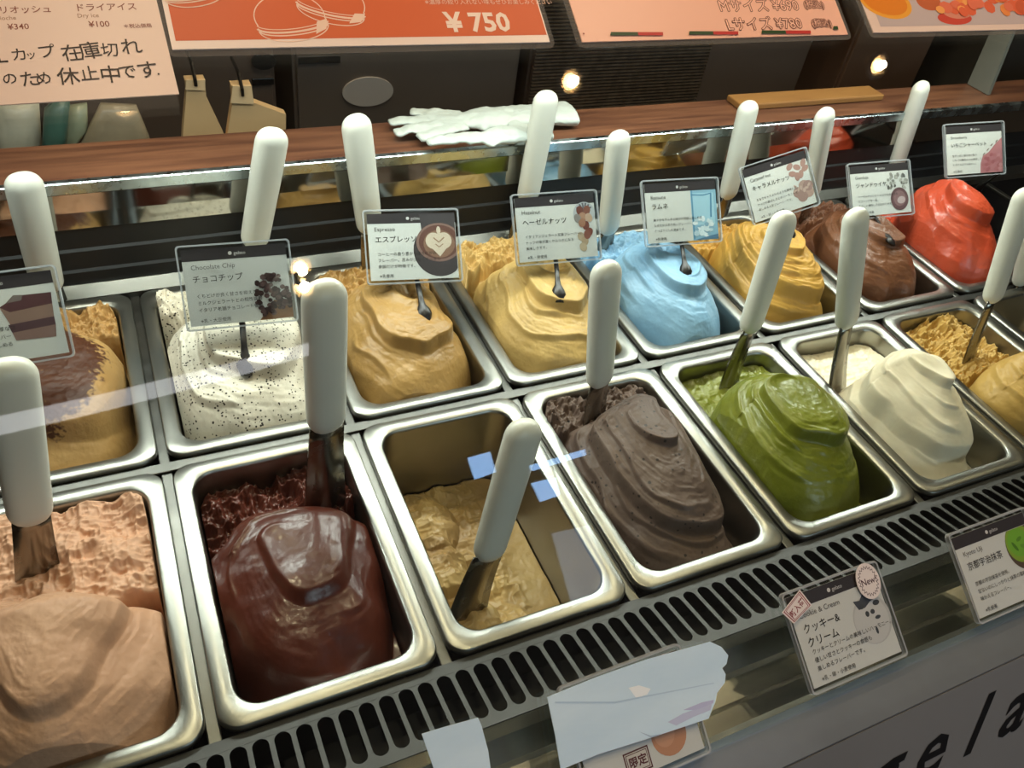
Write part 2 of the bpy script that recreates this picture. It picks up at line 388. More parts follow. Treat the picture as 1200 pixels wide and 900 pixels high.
# ------------------------------------------------------------------ pans
def pan_meshes():
    rr = lambda w, h, r, z: [(x, y, z) for x, y in rrect(w, h, r, 7)]
    w, h = .955, 1.485
    rim = loft([rr(w - .02, h - .02, .085, -.045), rr(w, h, .095, -.038), rr(w, h, .095, -.014), rr(w - .006, h - .006, .092, -.004), rr(w - .018, h - .018, .087, 0),
                rr(w - .150, h - .150, .120, -.004), rr(w - .164, h - .164, .116, -.009), rr(w - .172, h - .172, .113, -.022)])
    bas = loft([rr(w - .172, h - .172, .113, -.022), rr(w - .178, h - .178, .112, -.07), rr(w - .19, h - .19, .11, -.62), rr(w - .23, h - .23, .08, -.685),
                rr(w - .30, h - .30, .05, -.70)], False, True)
    return mesh('rim', *rim, True), mesh('basin', *bas, True)
RIM, BAS = pan_meshes(); RIM.materials.append(STEEL); BAS.materials.append(STEEL)
def pan_centre(c, row): return np.array([c - .5, .77 if row == 'F' else 2.325, 0])
PANL = {('F', 0): 'steel pan holding peach gelato at the near left corner', ('F', 1): 'steel pan holding glossy dark chocolate gelato',
        ('F', 2): 'almost empty steel pan with a spatula lying in it', ('F', 3): 'steel pan holding grey brown cookie chocolate gelato',
        ('F', 4): 'steel pan holding green matcha gelato', ('F', 5): 'steel pan holding white milk gelato', ('F', 6): 'front row steel pan holding mustard yellow gelato at the right edge',
        ('F', 7): 'front row steel pan cut by the right edge, nearly scraped clean', ('B', 0): 'back row steel pan holding cocoa dusted tiramisu gelato',
        ('B', 1): 'steel pan holding white chocolate chip gelato', ('B', 2): 'steel pan holding tan espresso gelato', ('B', 3): 'steel pan holding pale tan hazelnut gelato',
        ('B', 4): 'steel pan holding pale blue gelato', ('B', 5): 'steel pan holding yellow caramel nut gelato', ('B', 6): 'steel pan holding milk chocolate brown gelato',
        ('B', 7): 'steel pan holding red strawberry sherbet'}
_pr = random.Random(3)
for (row, c), lb in PANL.items():
    p = pan_centre(c, row); e = empty('gelato_pan', p + np.array([0, 0, -.0])); tag(e, lb, 'pan', 'steel gelato pans')
    e.rotation_euler = (0, 0, _pr.uniform(-.006, .006))
    ob('rim', RIM, None, e); ob('basin', BAS, None, e)

# ------------------------------------------------------------------ gelato
NX, NY = 170, 270
def sstep(a, b, x): t = np.clip((x - a) / (b - a), 0, 1); return t * t * (3 - 2 * t)
def smax(a, b, k): h = np.clip(.5 + .5 * (a - b) / k, 0, 1); return b * (1 - h) + a * h + k * h * (1 - h)
GW, GH, GR = .80, 1.325, .115
GSX, GSY = .94, .965          # design size -> inside of the pan
def gel_grid():
    v = np.linspace(-1, 1, NY); u = np.linspace(-1, 1, NX)
    y = v * GH / 2
    d = np.clip(np.abs(y) - (GH / 2 - GR), 0, GR); hw = GW / 2 - GR + np.sqrt(np.maximum(GR * GR - d * d, 0))
    X = u[None, :] * hw[:, None]; Y = np.repeat(y[:, None], NX, 1)
    return X, Y
GX, GY = gel_grid()

def mound(X, Y, pk, H, r, p=2.2, q=.62, n=2.4, zb=-.30, turns=2.0, A=.042, ter=.50, lipf=.6, seed=0, wob=.12, lip=.945, streak=.007, grain=.004,
          low=-.2, lslope=0., crumb=.05, cf=9., back=.2, k=.02, dim=None, dimr=.09, dimd=.08, tilt=(0., 0.)):
    """a scooped mound: loaf shaped body with a spiral fold, and a rough scraped area behind it (Y > back)"""
    ox, oy = seed * 13.7, seed * 7.1; phase = -.25 - turns * lipf
    wx = X + wob * (fbm(X * 3 + ox, Y * 3 + oy, 2) - .5); wy = Y + wob * (fbm(X * 3 + oy + 40, Y * 3 + ox, 2) - .5)
    dx, dy = wx - pk[0], wy - pk[1]
    rl, rr, rf, rb = r
    ex = np.where(dx < 0, rl, rr); ey = np.where(dy < 0, rf, rb)
    nn = n - (n - 1.9) * sstep(-.02, .08, dy); rho = np.power(np.abs(dx / ex) ** nn + np.abs(dy / ey) ** nn, 1 / nn); th = np.arctan2(dy / ey, dx / ex)
    s = turns * rho - th / (2 * math.pi) + phase
    fr = s - np.floor(s)
    fade = sstep(.10, .34, rho)
    g = np.where(fr < lip, (fr / lip) ** 2.2 * .72, .72 + .28 * sstep(lip, 1, fr))
    rt = np.clip(rho + fade * ter * (g - fr) / turns, 0, 1)
    z = zb + (H - zb) * np.power(np.clip(1 - rt ** p, 0, 1), q)
    f = np.where(fr < lip, (fr / lip) ** 4.5, 1 - sstep(lip, 1, fr))
    ins = sstep(1.0, .93, rho)
    z = z + (A * f * fade + streak * (fbm(s * 8 + ox, th * 1.6 + oy, 3) - .5) * 2 * fade * sstep(.25, .6, rho)) * ins
    s2 = s * 3.1 + 1.3 * fbm(X * 2 + oy, Y * 2 + ox, 2); f2 = s2 - np.floor(s2)
    z = z + .026 * np.where(f2 < .85, (f2 / .85) ** 2.5, 1 - sstep(.85, 1, f2)) * fade * ins * sstep(.40, .60, fbm(X * 2.2 + 9 + ox, Y * 2.2 + oy, 2) - .55 * dx - .1) * sstep(.35, .6, rho)
    z = z + tilt[0] * dx + tilt[1] * dy
    z = z + .018 * (fbm(X * 5 + ox, Y * 5 + oy, 3) - .5) + grain * (fbm(X * 38 + ox, Y * 38, 2) - .5) + 1.5 * grain * (fbm(s * 22 + ox, th * 4 + oy, 2) - .5) * fade * ins
    if dim is not None:
        dd = np.hypot(X - dim[0], Y - dim[1]) / dimr
        z = z - dimd * np.exp(-dd * dd) * (1 + .8 * (fbm(X * 20 + ox, Y * 20, 2) - .5)) + .35 * dimd * np.exp(-((dd - 1.5) / .5) ** 2)
    bl = .72 * billow(X * cf * 1.25 + oy, Y * cf * 1.25 + ox, 3) + .28 * billow(X * cf * 3.3 + ox, Y * cf * 3.3, 2)
    lw = low + lslope * Y + crumb * (bl - .55) * 1.6 + crumb * 1.1 * (fbm(X * 3 + 3 + ox, Y * 3 + oy, 2) - .5) * 2
    mk_ = sstep(back - .10, back + .06, Y + .14 * (fbm(X * 6 + oy, Y * 6, 2) - .5))
    lw = lw * mk_ + (-.56 + .03 * bl) * (1 - mk_)
    return smax(z, lw, k), sstep(-.03, .03, lw - z)

def gel_mesh(name, Z, masks=None):
    ny, nx = Z.shape
    V = np.stack([GX * GSX, GY * GSY, Z], -1).reshape(-1, 3)
    idx = np.arange(ny * nx).reshape(ny, nx)
    q = np.stack([idx[:-1, :-1], idx[:-1, 1:], idx[1:, 1:], idx[1:, :-1]], -1).reshape(-1, 4)
    bd = np.concatenate([idx[0, :], idx[1:, -1], idx[-1, -2::-1], idx[-2:0:-1, 0]])
    B = V[bd].copy(); B[:, 2] = np.minimum(B[:, 2] - .01, -.60); B[:, :2] *= .97
    n0 = len(V); nb = len(bd); V = np.concatenate([V, B]); j = np.arange(nb); jn = (j + 1) % nb
    sk = np.stack([bd[j], n0 + j, n0 + jn, bd[jn]], -1)
    Q = np.concatenate([q, sk]).astype(np.int32)
    me = bpy.data.meshes.new(name); V = V * U
    me.vertices.add(len(V)); me.vertices.foreach_set('co', V.astype(np.float32).ravel())
    me.loops.add(Q.size); me.loops.foreach_set('vertex_index', Q.ravel())
    me.polygons.add(len(Q)); me.polygons.foreach_set('loop_start', np.arange(0, Q.size, 4, dtype=np.int32))
    me.polygons.foreach_set('loop_total', np.full(len(Q), 4, np.int32)); me.polygons.foreach_set('use_smooth', np.ones(len(Q), bool))
    if masks is not None:
        a = me.attributes.new('topping', 'FLOAT', 'POINT')
        a.data.foreach_set('value', np.concatenate([masks.reshape(-1), np.zeros(nb)]).astype(np.float32))
    me.update(); me.validate()
    return me

def gel_mat(name, color, color2=None, rough=.45, spec=.4, bump=.22, bscale=160, vs=14, coat=0., specks=None, sp_scale=70., sp_th=.28, topping=None, sss=.0, var=.10):
    m = mat(name, color, rough, 0, spec, var=var, vscale=vs, bump=bump, bscale=bscale, coat=coat, color2=color2, sss=sss)
    nt = m.node_tree; N = nt.nodes; L = nt.links; P = N['Principled BSDF']
    src = P.inputs['Base Color'].links[0].from_socket
    tc = [n for n in N if n.type == 'TEX_COORD'][0]
    if specks:
        v = N.new('ShaderNodeTexVoronoi'); v.inputs['Scale'].default_value = sp_scale; L.new(tc.outputs['Object'], v.inputs['Vector'])
        n2 = N.new('ShaderNodeTexNoise'); n2.inputs['Scale'].default_value = sp_scale * .55; L.new(tc.outputs['Object'], n2.inputs['Vector'])
        mu = N.new('ShaderNodeMath'); mu.operation = 'MULTIPLY'; L.new(n2.outputs['Fac'], mu.inputs[0]); mu.inputs[1].default_value = sp_th * 2.0
        sb = N.new('ShaderNodeMath'); sb.operation = 'SUBTRACT'; sb.inputs[0].default_value = 0; L.new(v.outputs['Distance'], sb.inputs[1])
        ad = N.new('ShaderNodeMath'); ad.operation = 'ADD'; L.new(mu.outputs[0], ad.inputs[0]); L.new(sb.outputs[0], ad.inputs[1])
        mr = N.new('ShaderNodeMapRange'); mr.inputs[1].default_value = 0.0; mr.inputs[2].default_value = 0.06; L.new(ad.outputs[0], mr.inputs[0])
        # only some cells carry a chip
        cm = N.new('ShaderNodeMath'); cm.operation = 'GREATER_THAN'; cm.inputs[1].default_value = .45
        sx = N.new('ShaderNodeSeparateColor'); L.new(v.outputs['Color'], sx.inputs[0]); L.new(sx.outputs[0], cm.inputs[0])
        m2 = N.new('ShaderNodeMath'); m2.operation = 'MULTIPLY'; L.new(mr.outputs[0], m2.inputs[0]); L.new(cm.outputs[0], m2.inputs[1])
        mx = N.new('ShaderNodeMix'); mx.data_type = 'RGBA'; L.new(m2.outputs[0], mx.inputs[0]); L.new(src, mx.inputs[6]); mx.inputs[7].default_value = lin(specks)
        src = mx.outputs[2]
    if topping:
        a = N.new('ShaderNodeAttribute'); a.attribute_name = 'topping'
        n3 = N.new('ShaderNodeTexNoise'); n3.inputs['Scale'].default_value = 220; n3.inputs['Detail'].default_value = 4; L.new(tc.outputs['Object'], n3.inputs['Vector'])
        ad = N.new('ShaderNodeMath'); ad.operation = 'ADD'; L.new(a.outputs['Fac'], ad.inputs[0]); L.new(n3.outputs['Fac'], ad.inputs[1])
        mr = N.new('ShaderNodeMapRange'); mr.inputs[1].default_value = .92; mr.inputs[2].default_value = 1.08; L.new(ad.outputs[0], mr.inputs[0])
        mx = N.new('ShaderNodeMix'); mx.data_type = 'RGBA'; L.new(mr.outputs[0], mx.inputs[0]); L.new(src, mx.inputs[6]); mx.inputs[7].default_value = lin(topping)
        src = mx.outputs[2]
    L.new(src, P.inputs['Base Color'])
    return m

SURF = {}
def gelato(name, row, c, Z, m, label, masks=None):
    SURF[(row, c)] = Z
    o = ob(name, gel_mesh(name, Z, masks), m, None, pan_centre(c, row)); tag(o, label, 'gelato', 'gelato in the pans'); return o

# front row
Z, cr = mound(GX, GY, (-.10, -.17), .35, (0.45, 0.555, 0.65, 0.26), turns=1.7, lipf=.55, seed=1, n=2.0, A=.022, lip=.88, low=-.03, crumb=.065, cf=6, back=.0, p=1.7)
gelato('peach_gelato', 'F', 0, Z, gel_mat('peach_gelato', '#cfa386', '#c29273', .5, bump=.25), 'smooth peach coloured gelato swirl with a crumbly back, near left corner')
Z, cr = mound(GX, GY, (-.02, .06), 0.13, (0.45, 0.455, 0.73, 0.26), turns=1.35, lipf=0.55, seed=2, grain=.0012, A=.018, lip=.86, ter=.4, low=-.22, lslope=.12, crumb=.10, cf=7, back=.28, p=2.6, streak=.003)
gelato('dark_chocolate_gelato', 'F', 1, Z, gel_mat('dark_chocolate_gelato', '#5a2a1e', '#471f16', .32, .45, .12, coat=.12), 'glossy dark chocolate gelato mound around a standing spatula')
lump = lambda cx, cy, rx, ry, h: h * np.clip(1 - ((GX - cx) / rx) ** 2 - ((GY - cy) / ry) ** 2, 0, 1) ** .6
Z = -.605 + .02 * fbm(GX * 9, GY * 9) + lump(-.24, .02, .20, .22, .16) + lump(-.22, -.30, .22, .26, .12) + lump(-.1, -.48, .34, .2, .08) + lump(-.2, .38, .22, .26, .12) + .06 * (billow(GX * 8, GY * 8) - .5) * sstep(.28, .15, GX)
gelato('custard_gelato', 'F', 2, Z, gel_mat('custard_gelato', '#c2a46a', '#9a7c50', .4, .5, .2), 'leftover pale yellow custard gelato scraps at the bottom of a pan')
Z, cr = mound(GX, GY, (.02, .22), 0.24, (0.47, 0.415, 0.89, 0.26), turns=2.0, lipf=0.34, seed=4, low=-.08, lslope=.1, crumb=.09, cf=9, back=.38, p=1.9, streak=.010)
gelato('cookie_chocolate_gelato', 'F', 3, Z, gel_mat('cookie_chocolate_gelato', '#6d5a50', '#59473f', .5, .4, .35, 120, specks='#2a2220', sp_scale=160, sp_th=.22), 'grey brown cookie chocolate gelato swirl with dark crumbs')
Z, cr = mound(GX, GY, (-.02, .06), 0.34, (0.49, 0.425, 0.71, 0.34), turns=1.6, lipf=0.6, seed=5, grain=.0025, low=-.18, lslope=.12, crumb=.028, cf=7, back=.22, p=2.0, streak=.014)
gelato('matcha_gelato', 'F', 4, Z, gel_mat('matcha_gelato', '#7f8426', '#666d18', .34, .5, .28, coat=.15), 'folded green matcha gelato mound')
Z, cr = mound(GX, GY, (.02, .0), 0.37, (0.46, 0.405, 0.65, 0.3), turns=1.9, lipf=0.36, seed=6, grain=.001, low=-.13, crumb=.022, cf=8, back=.12, p=1.5, q=.66, streak=.003)
gelato('milk_gelato', 'F', 5, Z, gel_mat('milk_gelato', '#efe5cc', '#e8dcc0', .42, .4, .15, sss=.1), 'creamy white milk gelato swirl rising to a soft peak')
Z, cr = mound(GX, GY, (.12, -.20), .30, (0.53, 0.455, 0.49, 0.3), turns=1.6, lipf=0.55, seed=7, low=-.10, crumb=.11, cf=8, back=.0, p=1.8)
gelato('mustard_gelato', 'F', 6, Z, gel_mat('mustard_gelato', '#c8a45e', '#b8924a', .42, .4, .25), 'mustard yellow gelato with a rough scraped back, right edge of the front row')
Z = -.48 + .10 * (billow(GX * 7 + 5, GY * 7) - .5) + lump(-.1, .3, .3, .3, .2)
gelato('vanilla_gelato', 'F', 7, Z, gel_mat('vanilla_gelato', '#d8ceb4', '#b89a70', .4, .4, .2), 'scraped cream coloured gelato low in the pan at the right edge')
# back row
Z, cr = mound(GX, GY, (-.04, .02), 0.2, (0.45, 0.445, 0.69, 0.36), turns=0.9, lipf=0.78, seed=8, low=.02, crumb=.11, cf=9, back=.30, p=3.6, q=.6, wob=.05, A=.02)
coc = sstep(.54, .34, np.hypot((GX + .12) / 1.0, (GY - .0) / 1.25) + .22 * (fbm(GX * 6, GY * 6) - .5)) * (1 - cr) * sstep(-.05, .1, Z)
gelato('tiramisu_gelato', 'B', 0, Z, gel_mat('tiramisu_gelato', '#b78f57', '#a67e48', .5, .4, .3, topping='#4d2711'), 'tan tiramisu gelato dusted with dark cocoa powder', np.clip(coc, 0, 1) * .75)
Z, cr = mound(GX, GY, (.05, -.02), 0.24, (0.49, 0.425, 0.67, 0.4), turns=1.3, lipf=0.62, seed=9, low=.05, crumb=.09, cf=9, back=.34, p=2.6, dim=(.05, .02), dimd=.05)
gelato('chocolate_chip_gelato', 'B', 1, Z, gel_mat('chocolate_chip_gelato', '#dbd3c2', '#d0c6b2', .45, .4, .2, specks='#1d1712', sp_scale=330, sp_th=.32), 'off white gelato flecked with black chocolate chips')
Z, cr = mound(GX, GY, (.0, .06), 0.27, (0.47, 0.435, 0.75, 0.36), turns=1.5, lipf=0.66, seed=10, low=-.02, crumb=.09, cf=9, back=.34, p=2.3, dim=(.12, .02), dimd=.07)
gelato('espresso_gelato', 'B', 2, Z, gel_mat('espresso_gelato', '#b48d52', '#a17a42', .38, .45, .28), 'smooth tan espresso gelato under the latte art card')
Z, cr = mound(GX, GY, (.06, .06), 0.29, (0.51, 0.405, 0.75, 0.34), turns=1.5, lipf=0.58, seed=11, low=.06, crumb=.10, cf=9, back=.30, p=2.2, dim=(.14, .04), dimd=.07, streak=.008)
gelato('hazelnut_gelato', 'B', 3, Z, gel_mat('hazelnut_gelato', '#c9a767', '#bb9859', .42, .4, .28), 'pale tan hazelnut gelato with a crumbly rear edge')
Z, cr = mound(GX, GY, (.02, -.02), 0.28, (0.46, 0.415, 0.65, 0.42), turns=1.6, lipf=0.6, seed=12, low=.02, crumb=.06, cf=8, back=.32, p=2.3, dim=(.10, .06), dimd=.05)
gelato('blue_gelato', 'B', 4, Z, gel_mat('blue_gelato', '#8fb7d3', '#7da9c9', .38, .45, .28), 'pale blue soda flavoured gelato swirl')
Z, cr = mound(GX, GY, (.02, -.04), 0.31, (0.45, 0.395, 0.59, 0.42), turns=2.3, lipf=0.42, seed=13, low=-.06, crumb=.07, cf=8, back=.34, p=2.6, streak=.022)
gelato('caramel_nut_gelato', 'B', 5, Z, gel_mat('caramel_nut_gelato', '#c89c4c', '#b98a3a', .42, .4, .2), 'ridged golden yellow caramel nut gelato column')
Z, cr = mound(GX, GY, (.02, .0), .28, (0.47, 0.395, 0.63, 0.44), turns=1.8, lipf=0.48, seed=14, low=.04, crumb=.08, cf=9, back=.36, p=2.3, dim=(.12, .02), dimd=.08)
gelato('gianduja_gelato', 'B', 6, Z, gel_mat('gianduja_gelato', '#754a30', '#633b25', .4, .45, .28), 'milk chocolate brown hazelnut gelato between the yellow and the red')
Z, cr = mound(GX, GY, (-.02, .02), 0.52, (0.46, 0.455, 0.69, 0.46), turns=1.7, lipf=0.52, seed=15, grain=.002, low=-.10, crumb=.05, cf=8, back=.40, p=1.6, q=.66)
gelato('strawberry_gelato', 'B', 7, Z, gel_mat('strawberry_gelato', '#c64e30', '#b84228', .34, .5, .28, coat=.2), 'bright red strawberry sherbet peak at the far right of the back row')

# ------------------------------------------------------------------ spatulas
HANDLE = mat('white_handle', '#dcdcd2', 0.33, 0, 0.5, var=.03, vscale=20, bump=.03, bscale=60)
BLADE = mat('blade_steel', '#8a857c', 0.24, 1.0, var=.12, vscale=30, rvar=.1)
def spatula(tip, top, label, deep=.16, hl=.82, w=.196, bw=1.0):
    tip = np.array(tip); top = np.array(top); ax = top - tip; L = np.linalg.norm(ax); ez = ax / L
    ex = np.cross(np.array([0.25, -1, .35]), ez); ex /= np.linalg.norm(ex); ex = -ex if ex[0] < 0 else ex; ey = np.cross(ez, ex)
    r = empty('spatula', mtx=frame_matrix(tip, ex, ey, ez)); tag(r, label, 'spatula', 'spatulas standing in the gelato')
    n = 20; rings = []
    h0 = L - hl
    def ring(z, s, sy=1):
        return [(s * w / 2 * np.sign(math.cos(a)) * abs(math.cos(a)) ** .8, s * sy * w * .33 * np.sign(math.sin(a)) * abs(math.sin(a)) ** .9, z) for a in (2 * math.pi * i / n for i in range(n))]
    c = w * .46
    for a in np.linspace(1, .1, 7): rings.append(ring(h0 + c - c * math.sin(a * math.pi / 2), .93 * max(.05, math.cos(a * math.pi / 2) ** .8)))
    for z, s in ((h0 + .15, .94), (h0 + .35, .97), (h0 + .55, 1.0), (L - c, 1.0)): rings.append(ring(z, s))
    for a in np.linspace(.15, 1, 8): rings.append(ring(L - c + c * math.sin(a * math.pi / 2), max(.04, math.cos(a * math.pi / 2) ** .8)))
    part('handle', *loft(rings, True, True), HANDLE, r, True)
    rb = []
    for t in np.linspace(0, 1, 10):
        z = h0 + .04 - t * (h0 + .04 + deep); ww = bw * w * (.38 + .10 * t + .08 * t * t); bow = .03 * math.sin(t * 2.4)
        if t > .85: ww *= math.sqrt(max(0.02, 1 - ((t - .85) / .16) ** 2))
        th = .012
        rb.append([(-ww, bow - .012, z), (0, bow - .03, z), (ww, bow - .012, z), (ww, bow - .012 + th, z), (0, bow - .03 + th, z), (-ww, bow - .012 + th, z)])
    part('blade', *loft(rb, True, True), BLADE, r, True)
    return r
def spat_px(a, c, z, ay, label, **k):
    T = on_z(*c, z); P = on_y(*a, T[1] + ay); return spatula(T, P, label, **k)
spat_px((25, 203), (60, 350), .05, -.05, 'white handled spatula at the far left of the back row behind the cake card')
spat_px((321, 150), (292, 320), .1, .0, 'white handled spatula standing behind the chocolate chip card')
spat_px((416, 134), (440, 318), .0, .1, 'white handled spatula standing beside the latte art card')
spat_px((642, 106), (611, 270), .1, .1, 'white handled spatula standing behind the hazelnut card')
spat_px((726, 153), (709, 305), -.1, .1, 'white handled spatula standing in the pale blue gelato')
spat_px((879, 118), (845, 262), -.05, .12, 'white handled spatula at the left of the tilted caramel nut card')
spat_px((968, 127), (943, 270), -.1, .05, 'white handled spatula at the right of the tilted caramel nut card')
spat_px((1082, 95), (1040, 225), -.05, .1, 'white handled spatula between the brown gelato card and the strawberry card', hl=.85)
spat_px((10, 420), (48, 690), -.1, .24, 'white handled spatula standing in the peach gelato, near left')
spat_px((380, 328), (384, 600), -.1, .2, 'white handled spatula standing in the dark chocolate gelato', w=.21, bw=1.12)
spat_px((618, 492), (547, 735), -.5, .3, 'white handled spatula lying low in the almost empty pan', deep=.02, w=.20, bw=1.25)
spat_px((711, 306), (699, 500), -.1, .2, 'white handled spatula standing in the grey brown cookie gelato')
spat_px((922, 247), (858, 450), -.1, .25, 'white handled spatula leaning in the green matcha gelato')
spat_px((1004, 244), (985, 450), -.05, .35, 'white handled spatula standing in the white milk gelato')
spat_px((1204, 220), (1137, 430), -.1, .33, 'white handled spatula leaning in the mustard yellow gelato')
spat_px((1215, 240), (1190, 360), -.25, .1, 'white handled spatula cut by the right picture edge')

# ------------------------------------------------------------------ flavour cards
CW, CH = .60, .465
ACR = clear_mat('acrylic', '#f4f6f6', f0=.04)
ACE = clear_mat('acrylic_edge', '#f0f2f4', .32, '#e8ecf0', f0=.10)
PAPER = mat('card_paper', '#d9d9d4', .5, spec=.3, var=.02, vscale=10)
INK = '#2b2726'
def card_print(P, en, jp, lines, note, pic, header='#3b3638', jps=.044, x0=-.235, ens=.036, ls=.0245, ly=.0):
    P.rect(-.275, .275, .145, .2075, header)
    P.text('● gelato', -.035, .166, .026, '#d8d4d0')
    pic(P)
    P.text(en, x0, .098, ens, '#5a5654')
    for i, j in enumerate(jp if isinstance(jp, list) else [jp]): P.text(j, x0, .030 - i * .062, jps, INK, bold=.004)
    for i, l in enumerate(lines): P.text(l, x0 + .01, -.055 - ly - i * .038, ls, INK)
    P.text(note, x0 + .015, -.190, .024, INK)

def card(mtx, label, fill, pick=None, group='flavour cards'):
    r = empty('flavour_card', mtx=mtx); tag(r, label, 'sign', group)
    part('holder', *prism(rrect(CW, CH, .022), -.012, .012), ACR, r)
    o = rrect(CW, CH, .022, 5); i = rrect(CW - .018, CH - .018, .016, 5)
    n = len(o); rings = [[(x, y, -.0125) for x, y in i], [(x, y, -.0125) for x, y in o], [(x, y, .0125) for x, y in o], [(x, y, .0125) for x, y in i]]
    part('holder_edge', *loft(rings), ACE, r)
    part('card', *prism([(-.275, -.2075), (.275, -.2075), (.275, .2075), (-.275, .2075)], -.004, .001), PAPER, r)
    P = Print(); fill(P); P.build('printed_face', r, .0015)
    if pick is not None:
        mi = mtx.inverted(); q = mi @ Vector([c * U for c in pick]); q = np.array(q) / U; a = np.array([q[0] * .35, -.21, -.02]); d = q - a
        V, F = tube([a, a + d * .55, a + d * .72, a + d * .86, q, q + d / np.linalg.norm(d) * .06], [.017, .017, .022, .042, .050, .03], 8, True, .5)
        part('pick', V, F, mat('pick_plastic', '#171414', .35), r, True)
    return r
def card_mtx(c, yaw, tilt, roll):
    y, t, r = (math.radians(a) for a in (yaw, tilt, roll))
    ex = np.array([math.cos(y), math.sin(y), 0]); f0 = np.array([-math.sin(y), math.cos(y), 0]); up = math.cos(t) * f0 + math.sin(t) * np.array([0, 0, 1.])
    a = math.cos(r) * ex + math.sin(r) * up; b = -math.sin(r) * ex + math.cos(r) * up
    return frame_matrix(c, a, b, np.cross(a, b))

def on_gelato(px, py, col):
    """where the line of sight through a pixel meets the gelato of a back-row pan"""
    Zs = SURF[('B', col)]; pc = pan_centre(col, 'B'); d = ray(px, py); best = None
    for z in np.linspace(.6, -.3, 181):
        q = CAM + d * (z - CAM[2]) / d[2]; iy = int(np.clip((q[1] - pc[1]) / (GH * GSY) + .5, 0, 1) * (NY - 1)); ix = int(np.clip((q[0] - pc[0]) / (GW * GSX) + .5, 0, 1) * (NX - 1))
        if Zs[iy, ix] >= z: return q
    return q
_r = random.Random(11)
def pic_cake(P):
    P.poly([(.02, .06), (.11, .105), (.255, .10), (.25, .045), (.06, .03)], '#5e3e40')
    P.poly([(.02, .06), (.06, .03), (.25, .045), (.245, -.02), (.05, -.03)], '#94776a')
    P.poly([(.04, -.03), (.245, -.02), (.245, -.06), (.05, -.07)], '#5a4246'); P.poly([(.05, -.07), (.245, -.06), (.235, -.12), (.06, -.11)], '#8d7068')
    P.poly([(.05, .075), (.09, .11), (.13, .105), (.12, .08)], '#7b6f6a')
def pic_chips(P):
    P.poly([(.09, -.2075), (.275, -.2075), (.275, -.13), (.18, -.10)], '#8a6242')
    for _ in range(90):
        u = _r.random(); x = .10 + .175 * u + _r.uniform(-.02, .0); top = .055 - 1.2 * (u - .45) ** 2 * .3; y = _r.uniform(-.14 - .05 * (1 - u), top)
        x = max(.075, min(.262, x)); s = _r.uniform(.012, .019)
        P.ell(x, y, s, s * .9, _r.choice(['#3a2626', '#4b3432', '#5a4240', '#35211f', '#6b5350']), 0, 7)
def pic_latte(P):
    def cl(E): return [(min(.272, x), max(-.205, min(.205, y))) for x, y in E]
    P.poly(cl(ellipse(.165, -.03, .165, .165, 0, 32)), '#4a4446'); P.poly([(.05, .2), (.272, .2), (.272, .05), (.06, .08)], '#4b4648')
    P.poly(cl(ellipse(.165, .02, .145, .122, 0, 32)), '#8b6f66'); P.poly(cl(ellipse(.165, .022, .128, .108, 0, 32)), '#6d4b43')
    P.ell(.165, .01, .100, .088, '#8f6e5c', 0, 28)
    P.ell(.13, .03, .050, .052, '#d8c8b4'); P.ell(.195, .03, .050, .052, '#d8c8b4'); P.poly([(.085, .02), (.243, .02), (.165, -.07)], '#d8c8b4')
    P.ell(.165, .095, .013, .026, '#d8c8b4'); P.line([(.13, .05), (.163, .02), (.198, .05)], .008, '#a88a74'); P.line([(.14, .01), (.163, -.01), (.19, .01)], .006, '#a88a74')
def pic_nuts(P):
    P.ell(.20, .08, .078, .075, '#b9bdbf', 0, 24)
    for a in (.5, .9, 1.3, 1.7, 2.1, 2.6): P.line([(.20, .09), (.20 + .06 * math.cos(a), .09 + .06 * math.sin(a))], .012, '#6b6a70')
    for x, y, c in ((.17, .10, '#7a4a40'), (.22, .10, '#8a5a4c'), (.19, .06, '#b28a72'), (.23, .05, '#c5a78f'), (.15, .05, '#8f8a86'), (.205, .0, '#77463c'), (.225, -.045, '#7d4a40'),
                    (.165, -.07, '#b9a68c'), (.19, -.10, '#b39c80'), (.175, -.14, '#c0ac90'), (.21, -.06, '#8c5a4c'), (.18, .02, '#a87a62')):
        P.ell(x, y, .025, .031, c, _r.uniform(-.6, .6), 12)
def pic_glass(P):
    P.rect(.075, .275, -.2075, .145, '#8fb9cf'); P.rect(.085, .255, -.10, .125, '#a9cfe0')
    P.line([(.085, .145), (.085, -.2)], .010, '#5f95b4'); P.line([(.235, .12), (.225, -.05)], .012, '#4f86a8'); P.line([(.08, .115), (.17, .108), (.24, .12)], .008, '#4f86a8')
    for _ in range(26): P.ell(_r.uniform(.095, .262), _r.uniform(-.17, -.05), _r.uniform(.012, .026), _r.uniform(.012, .022), _r.choice(['#d8e8ee', '#c0d8e4', '#8fb4c8', '#e4eef2']), 0, 7)
    P.poly([(.085, -.205), (.272, -.205), (.272, -.17), (.16, -.19)], '#5a7f9c')
def pic_almond(P):
    for x, y, a in ((.12, .12, .6), (.18, .10, -.5), (.13, .06, -.3), (.20, .04, 1.2), (.24, .12, 1.0), (.245, .075, .4), (.165, .03, 1.4)): P.ell(x, y, .034, .023, '#b08a80', a, 12)
    for x, y in ((.14, -.09), (.20, -.05), (.23, -.11), (.17, -.13), (.235, -.06)): P.ell(x, y, .046, .042, _r.choice(['#a5867e', '#94746c', '#b89a8e']), 0, 12)
    for _ in range(8): P.ell(_r.uniform(.11, .25), _r.uniform(-.12, -.03), .018, .010, '#c9ada0', _r.random() * 3, 7)
